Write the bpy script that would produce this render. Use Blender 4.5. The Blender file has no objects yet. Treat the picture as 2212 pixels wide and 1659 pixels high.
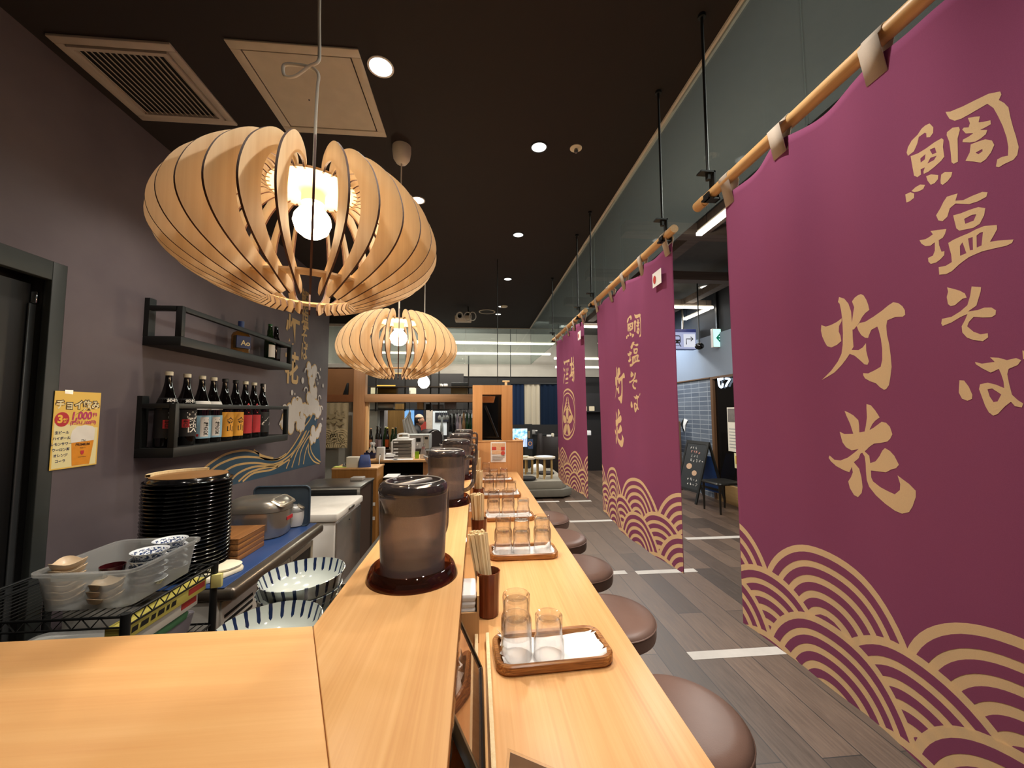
import bpy, bmesh, math, random
from mathutils import Vector, Matrix
from mathutils.geometry import tessellate_polygon
random.seed(7)
PI = math.pi
S = bpy.context.scene
COL = S.collection

# ------------------------------------------------------------------ camera
F_PX, CAMZ = 850.0, 1.53
YAW, PITCH, ROLL = math.radians(5.15), math.radians(3.95), math.radians(-0.2)
_f = Vector((math.sin(YAW)*math.cos(PITCH), math.cos(YAW)*math.cos(PITCH), math.sin(PITCH)))
_r0 = Vector((math.cos(YAW), -math.sin(YAW), 0)); _u0 = _r0.cross(_f)
_r = _r0*math.cos(ROLL)+_u0*math.sin(ROLL); _u = _u0*math.cos(ROLL)-_r0*math.sin(ROLL)
cam_d = bpy.data.cameras.new('camera'); cam = bpy.data.objects.new('camera', cam_d); COL.objects.link(cam)
cam.matrix_world = Matrix(((_r.x, _u.x, -_f.x, 0), (_r.y, _u.y, -_f.y, 0), (_r.z, _u.z, -_f.z, CAMZ), (0, 0, 0, 1)))
cam_d.sensor_fit = 'HORIZONTAL'; cam_d.sensor_width = 36.0; cam_d.lens = F_PX/2212*36.0
cam_d.clip_start = 0.02; cam_d.clip_end = 60
S.camera = cam
O3 = Vector((0, 0, CAMZ))
def ray(x, y): return _r*((x-1106)/F_PX) - _u*((y-829.5)/F_PX) + _f
def ax(x, y, X): d = ray(x, y); return O3+d*(X/d.x)
def ay(x, y, Y): d = ray(x, y); return O3+d*(Y/d.y)
def az(x, y, Z): d = ray(x, y); return O3+d*((Z-CAMZ)/d.z)

# ------------------------------------------------------------------ world, exposure
S.view_settings.view_transform = 'Standard'; S.view_settings.look = 'None'
S.view_settings.gamma = 1.0; S.view_settings.use_curve_mapping = False
S.view_settings.exposure = 0.2
S.cycles.transparent_max_bounces = 48; S.cycles.max_bounces = 10
W = bpy.data.worlds.new('world'); S.world = W; W.use_nodes = True
W.node_tree.nodes['Background'].inputs[0].default_value = (1.0, 0.93, 0.86, 1)
W.node_tree.nodes['Background'].inputs[1].default_value = 0.05

def lamp(name, kind, loc, power, color=(1, 1, 1), size=0.05, spot=None, blend=0.5, target=None, sy=None):
    d = bpy.data.lights.new(name, kind); d.energy = power; d.color = color
    if kind == 'SPOT': d.spot_size = math.radians(spot); d.spot_blend = blend; d.shadow_soft_size = size
    elif kind == 'POINT': d.shadow_soft_size = size
    elif kind == 'AREA':
        d.size = size
        if sy: d.shape = 'RECTANGLE'; d.size_y = sy
    o = bpy.data.objects.new(name, d); COL.objects.link(o); o.location = loc
    if target is not None:
        o.rotation_euler = (Vector(target)-Vector(loc)).to_track_quat('-Z', 'Y').to_euler()
    return o
WARM = (1.0, 0.80, 0.58); NEUT = (1.0, 0.91, 0.80); COOL = (0.86, 0.93, 1.0)
CEIL = 3.03
# recessed downlights of the room: light source sits in each fitting
for i, (x, y, p, sp) in enumerate([(.35, -.1, 52, 100), (.35, 1.0, 67, 105), (.35, 2.12, 67, 105), (.35, 3.24, 67, 105), (.35, 4.37, 67, 105),
                                   (-.42, 1.66, 72, 100), (-.42, .45, 16, 100), (-.42, 2.75, 42, 100), (-1.1, 2.1, 45, 110), (-1.0, .7, 16, 95)]):
    lamp('downlight_lamp', 'SPOT', (x, y, CEIL-.015), p, NEUT, .035, sp, .7, (x, y, 0))
# hall and shop lighting beyond the counter, plus unseen fill lamps
for (x, y, z, p, sx, sy) in [(2.22, 1.2, 3.27, 90, .25, 2.6), (2.6, 4.6, 3.3, 85, .25, 2.6), (2.6, 7.9, 3.27, 60, 1.8, .25)]:
    lamp('hall_lamp', 'AREA', (x, y, z), p, (1, .95, .88), sx, sy=sy, target=(x, y, 0))
lamp('hall_lamp', 'AREA', (3.4, 7.6, 3.1), 20, (.62, .80, 1.0), .9, sy=.6, target=(4.15, 7.6, 2.0))
lamp('back_bar_fill', 'AREA', (-.8, 8.3, 3.42), 90, (1, .92, .8), 1.6, sy=.4, target=(-.8, 8.3, 0))  # unseen fill area added to brighten the back bar, no fitting there
lamp('back_bar_fill', 'AREA', (-.9, 7.3, 3.4), 80, (1, .92, .8), 1.6, sy=.3, target=(-.9, 7.2, 0))  # second added fill, for the hanging cloth and the bottles
lamp('noren_fill', 'SPOT', (-2.0, 5.2, 3.0), 40, NEUT, .04, 80, .7, (-2.1, 6.0, 1.2))  # added spot without a fitting, lifts the dark noren wall
lamp('register_lamp', 'SPOT', (-.9, 5.3, 3.0), 110, NEUT, .04, 90, .7, (-.9, 5.3, 0))
lamp('hall_lamp', 'AREA', (.6, 8.9, 3.45), 26, (1, .96, .9), 2.2, sy=.2, target=(.6, 10.4, 2.9))

# ------------------------------------------------------------------ materials
MATS = {}
def lin(c):
    if isinstance(c, str):
        c = c.lstrip('#'); c = [int(c[i:i+2], 16)/255 for i in (0, 2, 4)]
        return tuple(((v+.055)/1.055)**2.4 if v > .04045 else v/12.92 for v in c)
    return tuple(c)
class NT:
    def __init__(s, name):
        s.m = bpy.data.materials.new(name); s.m.use_nodes = True; s.t = s.m.node_tree; s.n = s.t.nodes; s.l = s.t.links
        s.p = s.n['Principled BSDF']; s.out = s.n['Material Output']
    def new(s, k, **kw):
        n = s.n.new(k)
        for a, v in kw.items():
            if a in n.inputs.keys(): n.inputs[a].default_value = v
            else: setattr(n, a, v)
        return n
    def link(s, a, b): s.l.new(a, b)
    def math(s, op, a, b=None, c=None):
        n = s.n.new('ShaderNodeMath'); n.operation = op
        for i, v in enumerate((a, b, c)):
            if v is None: continue
            if isinstance(v, (int, float)): n.inputs[i].default_value = v
            else: s.l.new(v, n.inputs[i])
        return n.outputs[0]
    def mix(s, fac, a, b):
        n = s.n.new('ShaderNodeMix'); n.data_type = 'RGBA'
        for i, v in ((0, fac), (6, a), (7, b)):
            if isinstance(v, (int, float)): n.inputs[i].default_value = v
            elif isinstance(v, tuple): n.inputs[i].default_value = (*v[:3], 1)
            else: s.l.new(v, n.inputs[i])
        return n.outputs[2]
    def ramp(s, fac, stops):
        n = s.n.new('ShaderNodeValToRGB'); e = n.color_ramp.elements
        while len(e) < len(stops): e.new(.5)
        for q, (p, c) in zip(e, stops): q.position = p; q.color = (*c[:3], 1)
        s.l.new(fac, n.inputs[0]); return n.outputs[0]
    def coord(s, scale=(1, 1, 1), kind='Object'):
        a = s.n.new('ShaderNodeTexCoord'); b = s.n.new('ShaderNodeMapping'); b.inputs['Scale'].default_value = scale
        s.l.new(a.outputs[kind], b.inputs[0]); return b.outputs[0]
    def noise(s, vec, scale, detail=3, rough=.5, dist=0):
        n = s.n.new('ShaderNodeTexNoise'); n.inputs['Scale'].default_value = scale; n.inputs['Detail'].default_value = detail
        n.inputs['Roughness'].default_value = rough; n.inputs['Distortion'].default_value = dist
        s.l.new(vec, n.inputs['Vector']); return n.outputs['Fac']
    def bump(s, h, strength=.1, dist=.01):
        n = s.n.new('ShaderNodeBump'); n.inputs['Strength'].default_value = strength; n.inputs['Distance'].default_value = dist
        s.l.new(h, n.inputs['Height']); s.l.new(n.outputs[0], s.p.inputs['Normal'])
def setp(p, col=None, rough=None, metal=None, spec=None):
    if col is not None: p.inputs['Base Color'].default_value = (*col[:3], 1)
    if rough is not None: p.inputs['Roughness'].default_value = rough
    if metal is not None: p.inputs['Metallic'].default_value = metal
    if spec is not None: p.inputs['Specular IOR Level'].default_value = spec
def plain(name, col, rough=.5, metal=0, spec=.5, var=.12, scale=14, bump=0, bs=200):
    if name in MATS: return MATS[name]
    t = NT(name); c = lin(col); setp(t.p, c, rough, metal, spec)
    v = t.coord()
    if var:
        f = t.noise(v, scale, 3)
        lo = tuple(x*(1-var) for x in c); hi = tuple(min(1, x*(1+var)) for x in c)
        t.link(t.mix(f, lo, hi), t.p.inputs['Base Color'])
    if bump: t.bump(t.noise(v, bs, 2), bump, .002)
    MATS[name] = t.m; return t.m
def wood(name, c1, c2, axis='Y', scale=1.0, rough=.4, streak=.5, bump=.05, c3=None):
    if name in MATS: return MATS[name]
    t = NT(name); setp(t.p, None, rough); a, b = lin(c1), lin(c2)
    st = {'X': (.35, 9, 9), 'Y': (9, .35, 9), 'Z': (9, 9, .35)}[axis]
    v = t.coord(tuple(q*scale for q in st))
    f = t.noise(v, 4.5, 5, .6, .4)
    g = t.noise(t.coord(tuple(q*scale*(3 if q > 1 else .6) for q in st)), 9, 2, .5)
    k = t.math('ADD', t.math('MULTIPLY', f, 1-streak*.4), t.math('MULTIPLY', g, streak*.4))
    col = t.ramp(k, [(.30, a), (.50, c3 and lin(c3) or tuple((x+y)/2 for x, y in zip(a, b))), (.72, b)])
    t.link(col, t.p.inputs['Base Color'])
    if bump: t.bump(g, bump, .002)
    MATS[name] = t.m; return t.m
def emit(name, col, strength):
    if name in MATS: return MATS[name]
    t = NT(name); c = lin(col); e = t.new('ShaderNodeEmission'); e.inputs[0].default_value = (*c, 1); e.inputs[1].default_value = strength
    t.link(e.outputs[0], t.out.inputs[0]); MATS[name] = t.m; return t.m
def clear(name, tint=(1, 1, 1), edge=(.6, .6, .6), refl=1.0, rough=.02, body=0, bodycol=(.5, .5, .5), transl=True, exp=2.0):
    """thin clear or smoked plastic / glass: see-through body, darker towards grazing edges, fresnel gloss"""
    if name in MATS: return MATS[name]
    t = NT(name); lw = t.new('ShaderNodeLayerWeight', Blend=.5)
    k = t.math('POWER', lw.outputs['Facing'], exp)
    tr = t.new('ShaderNodeBsdfTransparent'); t.link(t.mix(k, tint, edge), tr.inputs[0])
    cur = tr.outputs[0]
    if body:
        df = t.new('ShaderNodeBsdfDiffuse'); df.inputs[0].default_value = (*bodycol, 1)
        tl = t.new('ShaderNodeBsdfTranslucent'); tl.inputs[0].default_value = (*bodycol, 1)
        m0 = t.new('ShaderNodeMixShader'); m0.inputs[0].default_value = .5
        t.link(df.outputs[0], m0.inputs[1]); t.link(tl.outputs[0], m0.inputs[2])
        m1 = t.new('ShaderNodeMixShader'); m1.inputs[0].default_value = body
        t.link(cur, m1.inputs[1]); t.link(m0.outputs[0], m1.inputs[2]); cur = m1.outputs[0]
    gl = t.new('ShaderNodeBsdfGlossy'); gl.inputs['Roughness'].default_value = rough
    fr = t.math('ADD', t.math('MULTIPLY', t.math('POWER', lw.outputs['Facing'], 5.0), .8), .04)
    mx = t.new('ShaderNodeMixShader'); t.link(t.math('MINIMUM', t.math('MULTIPLY', fr, refl), 1.0), mx.inputs[0])
    t.link(cur, mx.inputs[1]); t.link(gl.outputs[0], mx.inputs[2]); t.link(mx.outputs[0], t.out.inputs[0])
    MATS[name] = t.m; return t.m
def cloth(name, col, transl=.25, scale=900):
    if name in MATS: return MATS[name]
    t = NT(name); c = lin(col); v = t.coord()
    f = t.noise(v, scale, 2); colr = t.mix(f, tuple(x*.88 for x in c), tuple(min(1, x*1.1) for x in c))
    df = t.new('ShaderNodeBsdfDiffuse'); tl = t.new('ShaderNodeBsdfTranslucent'); mx = t.new('ShaderNodeMixShader')
    mx.inputs[0].default_value = transl
    t.link(colr, df.inputs[0]); t.link(colr, tl.inputs[0]); t.link(df.outputs[0], mx.inputs[1]); t.link(tl.outputs[0], mx.inputs[2])
    t.link(mx.outputs[0], t.out.inputs[0]); MATS[name] = t.m; return t.m

BLACK = plain('black_paint', '#17191a', .45)
BLACKG = plain('black_gloss', '#0d0d0e', .12)
DARK = plain('dark_void', '#0b0a0b', .8)
WHITE = plain('white_plastic', '#e6e4df', .4, var=.04)
OFFW = plain('off_white_plastic', '#d8d0bf', .5, var=.05)
CREAM = plain('cream_plastic', '#efe6cc', .4, var=.04)
PAPER = plain('white_paper', '#e8e8e6', .8, var=.04)
STEEL = plain('brushed_steel', '#9a9894', .28, 1, var=.1, scale=40)
CHROME = plain('chrome', '#cfcfcf', .08, 1, var=0)
GOLD = cloth('gold_print', '#fbdcae', .34)
PURPLE = cloth('purple_cloth', '#9c5a7e', .36)
TABW = cloth('unbleached_tab', '#cfc3b6', .2)
COUNTER_X = wood('counter_wood_across', '#cf9a62', '#deb076', 'X', .8, .36, c3='#d6a46a')
COUNTER_Y = wood('counter_wood_along', '#cc965e', '#e3b57c', 'Y', .8, .36, .8, c3='#d8a66c')
BIRCH = wood('birch_plywood', '#dfc196', '#eed6b0', 'Z', 1, .55, .5, .02)
EDGE = plain('laser_cut_edge', '#4a2a1c', .7)
OAK_Z = wood('oak_upright', '#9c6c42', '#ae7e54', 'Z', 1, .5)
OAK_X = wood('oak_across', '#a67850', '#ba8d64', 'X', 1, .5)
OAKL_Z = wood('pale_oak_upright', '#c79660', '#d6a874', 'Z', 1, .5)
PALEW = wood('pale_stick_wood', '#dcc08e', '#ecd9ae', 'Z', 3, .6)
REDW = wood('lacquered_brown_wood', '#4a1e0e', '#7a3c1e', 'Z', 2, .22)
TRAYW = wood('grained_tray_wood', '#4a2812', '#cf9c5c', 'X', 6, .28, .3, c3='#9a6434')
CONC = plain('concrete', '#a09c92', .85, var=.15, scale=3, bump=.1, bs=60)
GLASS = clear('tumbler_glass', (.985, .982, .978), (.46, .42, .40), 2.4, .02, exp=5)
PANE = clear('screen_glass', (.90, .94, .92), (.78, .86, .83), 1.0, .03, .07, (.55, .62, .60))
ACRY = clear('clear_acrylic', (.97, .97, .97), (.8, .8, .8), 1, .03)

# ------------------------------------------------------------------ geometry
class Geo:
    def __init__(s, v=None, f=None, m=None):
        s.v = v or []; s.f = f or []; s.m = m or [0]*len(s.f)
    def __add__(s, o):
        n = len(s.v); return Geo(s.v+o.v, s.f+[tuple(i+n for i in f) for f in o.f], s.m+o.m)
    def mat(s, i): s.m = [i]*len(s.f); return s
    def x(s, M):
        s.v = [tuple(M @ Vector(p)) for p in s.v]
        return s
    def mv(s, x=0, y=0, z=0): s.v = [(a+x, b+y, c+z) for a, b, c in s.v]; return s
    def rot(s, a, axis='Z'): return s.x(Matrix.Rotation(a, 4, axis))
def gsum(l):
    g = Geo()
    V, Fc, Mi = [], [], []
    for o in l:
        n = len(V); V += o.v; Fc += [tuple(i+n for i in f) for f in o.f]; Mi += o.m
    return Geo(V, Fc, Mi)
def box(x0, x1, y0, y1, z0, z1):
    return Geo([(x0, y0, z0), (x1, y0, z0), (x1, y1, z0), (x0, y1, z0), (x0, y0, z1), (x1, y0, z1), (x1, y1, z1), (x0, y1, z1)],
               [(0, 3, 2, 1), (4, 5, 6, 7), (0, 1, 5, 4), (1, 2, 6, 5), (2, 3, 7, 6), (3, 0, 4, 7)])
def lathe(prof, n=32, cap0=True, cap1=True):
    V, Fc = [], []
    for r, z in prof:
        for i in range(n): a = 2*PI*i/n; V.append((r*math.cos(a), r*math.sin(a), z))
    for k in range(len(prof)-1):
        for i in range(n): j = (i+1) % n; Fc.append((k*n+i, k*n+j, (k+1)*n+j, (k+1)*n+i))
    if cap0: Fc.append(tuple(reversed(range(n))))
    if cap1: b = (len(prof)-1)*n; Fc.append(tuple(range(b, b+n)))
    return Geo(V, Fc)
def cyl(r, z0, z1, n=24, r1=None): return lathe([(r, z0), (r if r1 is None else r1, z1)], n)
def tube(path, r, n=8, closed=False):
    P = [Vector(p) for p in path]; V, Fc = [], []; N = len(P); prev = None
    for i, p in enumerate(P):
        d = (P[(i+1) % N]-P[i-1]) if closed else (P[min(i+1, N-1)]-P[max(i-1, 0)])
        d.normalize()
        if prev is None: a = d.orthogonal().normalized()
        else: a = (prev-d*prev.dot(d)).normalized()
        prev = a; b = d.cross(a); rr = r[i] if isinstance(r, (list, tuple)) else r
        for k in range(n): t = 2*PI*k/n; V.append(tuple(p+a*(rr*math.cos(t))+b*(rr*math.sin(t))))
    for i in range(N if closed else N-1):
        j = (i+1) % N
        for k in range(n): q = (k+1) % n; Fc.append((i*n+k, i*n+q, j*n+q, j*n+k))
    if not closed: Fc.append(tuple(reversed(range(n)))); Fc.append(tuple(range((N-1)*n, N*n)))
    return Geo(V, Fc)
def area2(p): return sum(p[i][0]*p[(i+1) % len(p)][1]-p[(i+1) % len(p)][0]*p[i][1] for i in range(len(p)))/2
def flat(rings):
    """2-D polygon with holes -> points, triangles"""
    pts = [p for r in rings for p in r]
    tri = tessellate_polygon([[Vector((p[0], p[1], 0)) for p in r] for r in rings])
    return pts, [tuple(t) for t in tri]
def prism(rings, z0, z1):
    if not isinstance(rings[0][0], (tuple, list)): rings = [rings]
    rings = [list(r) if (area2(r) > 0) == (i == 0) else list(reversed(r)) for i, r in enumerate(rings)]
    pts, tri = flat(rings); n = len(pts)
    V = [(x, y, z0) for x, y in pts]+[(x, y, z1) for x, y in pts]; Fc = []
    for a, b, c in tri:
        A, B, Cc = pts[a], pts[b], pts[c]
        if (B[0]-A[0])*(Cc[1]-A[1])-(B[1]-A[1])*(Cc[0]-A[0]) < 0: b, c = c, b
        Fc.append((a+n, b+n, c+n)); Fc.append((a, c, b))
    o = 0
    for r in rings:
        k = len(r)
        for i in range(k): j = (i+1) % k; Fc.append((o+i, o+j, o+j+n, o+i+n))
        o += k
    return Geo(V, Fc)
def rrect(w, d, r, n=5):
    out = []
    for cx, cy, a0 in ((w/2-r, d/2-r, 0), (-w/2+r, d/2-r, PI/2), (-w/2+r, -d/2+r, PI), (w/2-r, -d/2+r, 1.5*PI)):
        for i in range(n+1): a = a0+PI/2*i/n; out.append((cx+r*math.cos(a), cy+r*math.sin(a)))
    return out
def loft(loops, cap0=True, cap1=True):
    """list of equal-length 3-D loops -> skin"""
    n = len(loops[0]); V = [p for l in loops for p in l]; Fc = []
    for k in range(len(loops)-1):
        for i in range(n): j = (i+1) % n; Fc.append((k*n+i, k*n+j, (k+1)*n+j, (k+1)*n+i))
    if cap0: Fc.append(tuple(reversed(range(n))))
    if cap1: Fc.append(tuple(range((len(loops)-1)*n, len(loops)*n)))
    return Geo(V, Fc)
def rloop(w, d, r, z, n=5, cx=0, cy=0): return [(x+cx, y+cy, z) for x, y in rrect(w, d, r, n)]
def catmull(P, n=6, closed=False):
    out = []; N = len(P)
    for i in range(N if closed else N-1):
        g = (lambda k: P[k % N]) if closed else (lambda k: P[max(0, min(N-1, k))])
        p0, p1, p2, p3 = g(i-1), g(i), g(i+1), g(i+2)
        for k in range(n):
            t = k/n
            out.append(tuple(.5*(2*b+(c-a)*t+(2*a-5*b+4*c-d)*t*t+(-a+3*b-3*c+d)*t**3) for a, b, c, d in zip(p0, p1, p2, p3)))
    if not closed: out.append(tuple(P[-1]))
    return out
def sphere(r, c=(0, 0, 0), n=16, sz=1.0):
    prof = [(max(1e-4, r*math.sin(PI*i/(n//2))), -r*sz*math.cos(PI*i/(n//2))) for i in range(n//2+1)]
    return lathe(prof, n, False, False).mv(*c)

def obj(name, g, m, parent=None, smooth=None, bevel=0, loc=None, seg=2):
    me = bpy.data.meshes.new(name)
    me.from_pydata([tuple(p) for p in g.v], [], g.f)
    ms = m if isinstance(m, (list, tuple)) else [m]
    for q in ms: me.materials.append(q)
    if len(ms) > 1:
        for p, i in zip(me.polygons, g.m): p.material_index = i
    bm = bmesh.new(); bm.from_mesh(me)
    bmesh.ops.recalc_face_normals(bm, faces=bm.faces)
    if bevel:
        es = [e for e in bm.edges if len(e.link_faces) == 2 and e.calc_face_angle(0) > .6]
        bmesh.ops.bevel(bm, geom=es, offset=bevel, segments=seg, affect='EDGES', clamp_overlap=True, profile=.5)
        if smooth is None: smooth = 45
    bm.to_mesh(me); bm.free()
    if smooth:
        for p in me.polygons: p.use_smooth = True
        me.set_sharp_from_angle(angle=math.radians(smooth))
    o = bpy.data.objects.new(name, me); COL.objects.link(o)
    if parent: o.parent = parent
    if loc is not None: o.location = loc
    return o
def tag(o, label, cat, group=None, kind=None):
    o['label'] = label; o['category'] = cat
    if group: o['group'] = group
    if kind: o['kind'] = kind
    return o
def thing(name, label, cat, loc=(0, 0, 0), rz=0, group=None):
    o = bpy.data.objects.new(name, None); COL.objects.link(o); o.empty_display_size = .05
    o.location = loc; o.rotation_euler = (0, 0, rz)
    return tag(o, label, cat, group)
def one(name, label, cat, g, m, loc=(0, 0, 0), rz=0, group=None, smooth=None, bevel=0, kind=None):
    o = obj(name, g, m, None, smooth, bevel); o.location = loc; o.rotation_euler = (0, 0, rz)
    return tag(o, label, cat, group, kind)
def struct(name, g, m, parent=None, bevel=0, smooth=None):
    o = obj(name, g, m, parent, smooth, bevel); o['kind'] = 'structure'; return o
def dup(root, loc, rz=None, label=None, group=None):
    r = root.copy(); COL.objects.link(r); r.location = loc
    if rz is not None: r.rotation_euler = (0, 0, rz)
    if label: r['label'] = label
    if group: r['group'] = group
    for ch in list(root.children):
        c = ch.copy(); COL.objects.link(c); c.parent = r
        for g in ch.children:
            d = g.copy(); COL.objects.link(d); d.parent = c
    return r
def text_geo(s, size, mode, cx, cy, off, spacing=1.0, depth=.0006, shear=0.0, bold=0.0, sx=1.0, vertical=False):
    """lettering as thin raised mesh. mode: '-Y' faces the camera, '+X' on the left wall, '-X' on the banners; cx, cy = centre in (right, up)"""
    if vertical: s = '\n'.join(s)
    cu = bpy.data.curves.new('t', 'FONT'); cu.body = s; cu.size = size; cu.align_x = 'CENTER'; cu.align_y = 'CENTER'
    cu.space_character = spacing; cu.shear = shear; cu.offset = bold; cu.resolution_u = 4
    if vertical: cu.space_line = .95
    o = bpy.data.objects.new('t', cu); COL.objects.link(o)
    dg = bpy.context.evaluated_depsgraph_get(); me = bpy.data.meshes.new_from_object(o.evaluated_get(dg))
    V = [(v.co.x*sx+cx, v.co.y+cy) for v in me.vertices]; Fc = [tuple(p.vertices) for p in me.polygons]
    bpy.data.objects.remove(o); bpy.data.curves.remove(cu); bpy.data.meshes.remove(me)
    return Geo(place2(V, mode, off), Fc)
def place2(P, mode, off):
    if mode == '-Y': return [(a, off, b) for a, b in P]
    if mode == '+X': return [(off, a, b) for a, b in P]
    if mode == '-X': return [(off, -a, b) for a, b in P]
    if mode == '+Z': return [(a, b, off) for a, b in P]
def shape2(rings, mode, off):
    if not isinstance(rings[0][0], (tuple, list)): rings = [rings]
    pts, tri = flat(rings); return Geo(place2(pts, mode, off), tri)
def disc2(cx, cy, rx, ry, n=28, a0=0): return [(cx+rx*math.cos(2*PI*i/n+a0), cy+ry*math.sin(2*PI*i/n+a0)) for i in range(n)]
def stroke2(path, w):
    """polyline with width -> 2-D quads as Geo-ready polygons list"""
    P = [Vector((p[0], p[1])) for p in path]; L, Rr = [], []
    for i, p in enumerate(P):
        d = (P[min(i+1, len(P)-1)]-P[max(i-1, 0)]).normalized(); n = Vector((-d.y, d.x))
        ww = w[i] if isinstance(w, (list, tuple)) else w
        L.append(tuple(p+n*ww/2)); Rr.append(tuple(p-n*ww/2))
    return L, Rr
def strokeg(path, w, mode, off):
    L, Rr = stroke2(path, w); n = len(L)
    return Geo(place2(L+Rr, mode, off), [(i, i+1, n+i+1, n+i) for i in range(n-1)])
# ================================================================== the room
def floor_mat():
    t = NT('dark_plank_floor'); setp(t.p, None, .38)
    v = t.coord((1, 1, 1)); sw = t.new('ShaderNodeMapping'); sw.inputs['Rotation'].default_value = (0, 0, PI/2); t.link(v, sw.inputs[0])
    b = t.new('ShaderNodeTexBrick'); b.offset = .37; b.inputs['Scale'].default_value = 1.0
    b.inputs['Brick Width'].default_value = 1.25; b.inputs['Row Height'].default_value = .19; b.inputs['Mortar Size'].default_value = .003
    b.inputs['Color1'].default_value = (.0, .0, .0, 1); b.inputs['Color2'].default_value = (1, 1, 1, 1); b.inputs['Mortar'].default_value = (.5, .5, .5, 1)
    t.link(sw.outputs[0], b.inputs['Vector'])
    g = t.noise(t.coord((14, .9, 1)), 6, 5, .6, .3)
    k = t.math('ADD', t.math('MULTIPLY', b.outputs['Color'], .45), t.math('MULTIPLY', g, .55))
    col = t.ramp(k, [(.12, lin('#2c231c')), (.42, lin('#493a2f')), (.62, lin('#5c4a3d')), (.9, lin('#77614f'))])
    blue = t.math('GREATER_THAN', t.noise(t.coord((.55, .16, 1)), 3.1, 0), .64)
    t.link(t.mix(t.math('MULTIPLY', b.outputs['Fac'], .8), col, lin('#1c1714')), t.p.inputs['Base Color'])
    t.link(t.math('ADD', t.math('MULTIPLY', g, .25), .28), t.p.inputs['Roughness']); t.bump(g, .12, .002)
    return t.m
struct('floor', box(-3.4, 4.4, -1.5, 10.7, -.06, 0), floor_mat())
CEILM = plain('ceiling_paint', '#241c1a', .8, var=.06)
struct('ceiling', box(-1.9, .955, -1.5, 7.0, CEIL, CEIL+.08), CEILM)
HALLC = plain('hall_ceiling_paint', '#5c5d5a', .85)
struct('ceiling', box(-3.4, 4.4, -1.5, 10.7, 3.62, 3.7), HALLC)
ALU = plain('anodised_channel', '#e0d8cc', .6)
struct('trim_1', box(.955, .985, -1.5, 7.03, CEIL-.012, CEIL+.03), ALU)
struct('trim_2', box(-3.3, .955, 7.0, 7.03, CEIL-.012, CEIL+.03), ALU)
struct('trim_3', box(.955, .985, -1.5, 7.03, CEIL+.03, 3.62), plain('soffit_grey', '#3a3936', .8))
struct('trim_4', box(-3.3, .955, 7.0, 7.03, CEIL+.03, 3.62), plain('soffit_grey', '#3a3936', .8))
def wall_mat():
    t = NT('plum_grey_wall'); setp(t.p, None, .62, spec=.35); n = t.noise(t.coord((1, 1, 1)), 2.2, 4, .55)
    t.link(t.ramp(n, [(.3, lin('#584e53')), (.7, lin('#685e61'))]), t.p.inputs['Base Color'])
    t.bump(t.noise(t.coord(), 420, 2), .08, .002); return t.m
WL = wall_mat(); XW = -1.76
YD = 1.826
struct('wall_left', box(XW-.12, XW, YD, 4.83, 0, CEIL)+box(XW-.12, XW, -1.5, YD, 2.16, CEIL), WL)
# door opening in the left wall
DGREY = plain('door_frame_grey', '#2f3230', .5)
d1 = tag(thing('door_1', 'dark sliding door in a grey frame at the left edge', 'door', (XW, 1.3, 0)), 'dark sliding door in a grey frame at the left edge', 'door')
d1['kind'] = 'structure'
obj('door_frame', gsum([box(-.03, .0012, .468, .526, 0, 2.16), box(-.03, .0012, -2.6, .468, 2.08, 2.16)]), DGREY, d1, bevel=.003)
obj('door_leaf', box(-.11, -.07, -1.4, .46, .02, 2.06), plain('door_black', '#0e0d0e', .5), d1)
obj('jamb', box(-.13, -.03, .475, .526, 0, 2.16), DARK, d1)  # near-black colour stands in for the shade on the unlit reveal
dp0, dp1 = ax(60, 700, XW-.06).y-1.3, ax(80, 700, XW-.06).y-1.3
obj('door_edge_strip', box(-.068, -.06, dp0, dp1, .05, 1.98), plain('satin_metal', '#5a5c5e', .4, .6), d1, bevel=.003)
obj('door_hanger', box(-.068, -.045, dp0+.008, dp1+.012, 1.98, 2.03), CHROME, d1, bevel=.004)
struct('wall_back', box(-2.4, XW-.12, -1.5, 4.83, 0, 2.3), DARK)
struct('wall_left', box(-3.35, -3.25, 4.83, 10.6, 0, 3.6), CONC)
struct('wall_left', box(-3.35, XW-.12, 4.80, 4.83, 0, 3.03), plain('side_partition', '#4a4644', .8))
struct('wall_back', gsum([box(-3.3, 4.3, 10.5, 10.6, 2.46, 3.62)]), CONC)
struct('wall_back', box(-3.3, 4.3, 10.55, 10.6, 0, 2.46), plain('dark_back_wall', '#110f0e', .7))
# smoke-screen glass hung under the ceiling
gs = [(-1.5, 1.02), (1.026, 3.1), (3.106, 5.05), (5.056, 7.0)]
lb = ['first smoke-screen glass pane overhead at right, above the nearest banner', 'second smoke-screen glass pane from the camera, above the middle banner',
      'third smoke-screen glass pane from the camera, above the farthest banner', 'last smoke-screen glass pane on the right, reaching the far glass corner']
for (y0, y1), l in zip(gs, lb):
    one('glass_screen', l, 'glass screen', box(.966, .974, y0, y1, 2.37, CEIL-.012), PANE, group='smoke-screen glass along the ceiling')
for (x0, x1), l in zip([(-3.2, -2.26), (-2.25, -.2), (-.195, .96)], ['left smoke-screen glass pane at the far end, beside the dark wall', 'middle smoke-screen glass pane at the far end, behind the pendants', 'right smoke-screen glass pane at the far end, by the projector']):
    one('glass_screen', l, 'glass screen', box(x0, x1, 7.01, 7.018, 2.37, CEIL-.012), PANE, group='smoke-screen glass along the ceiling')
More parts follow.
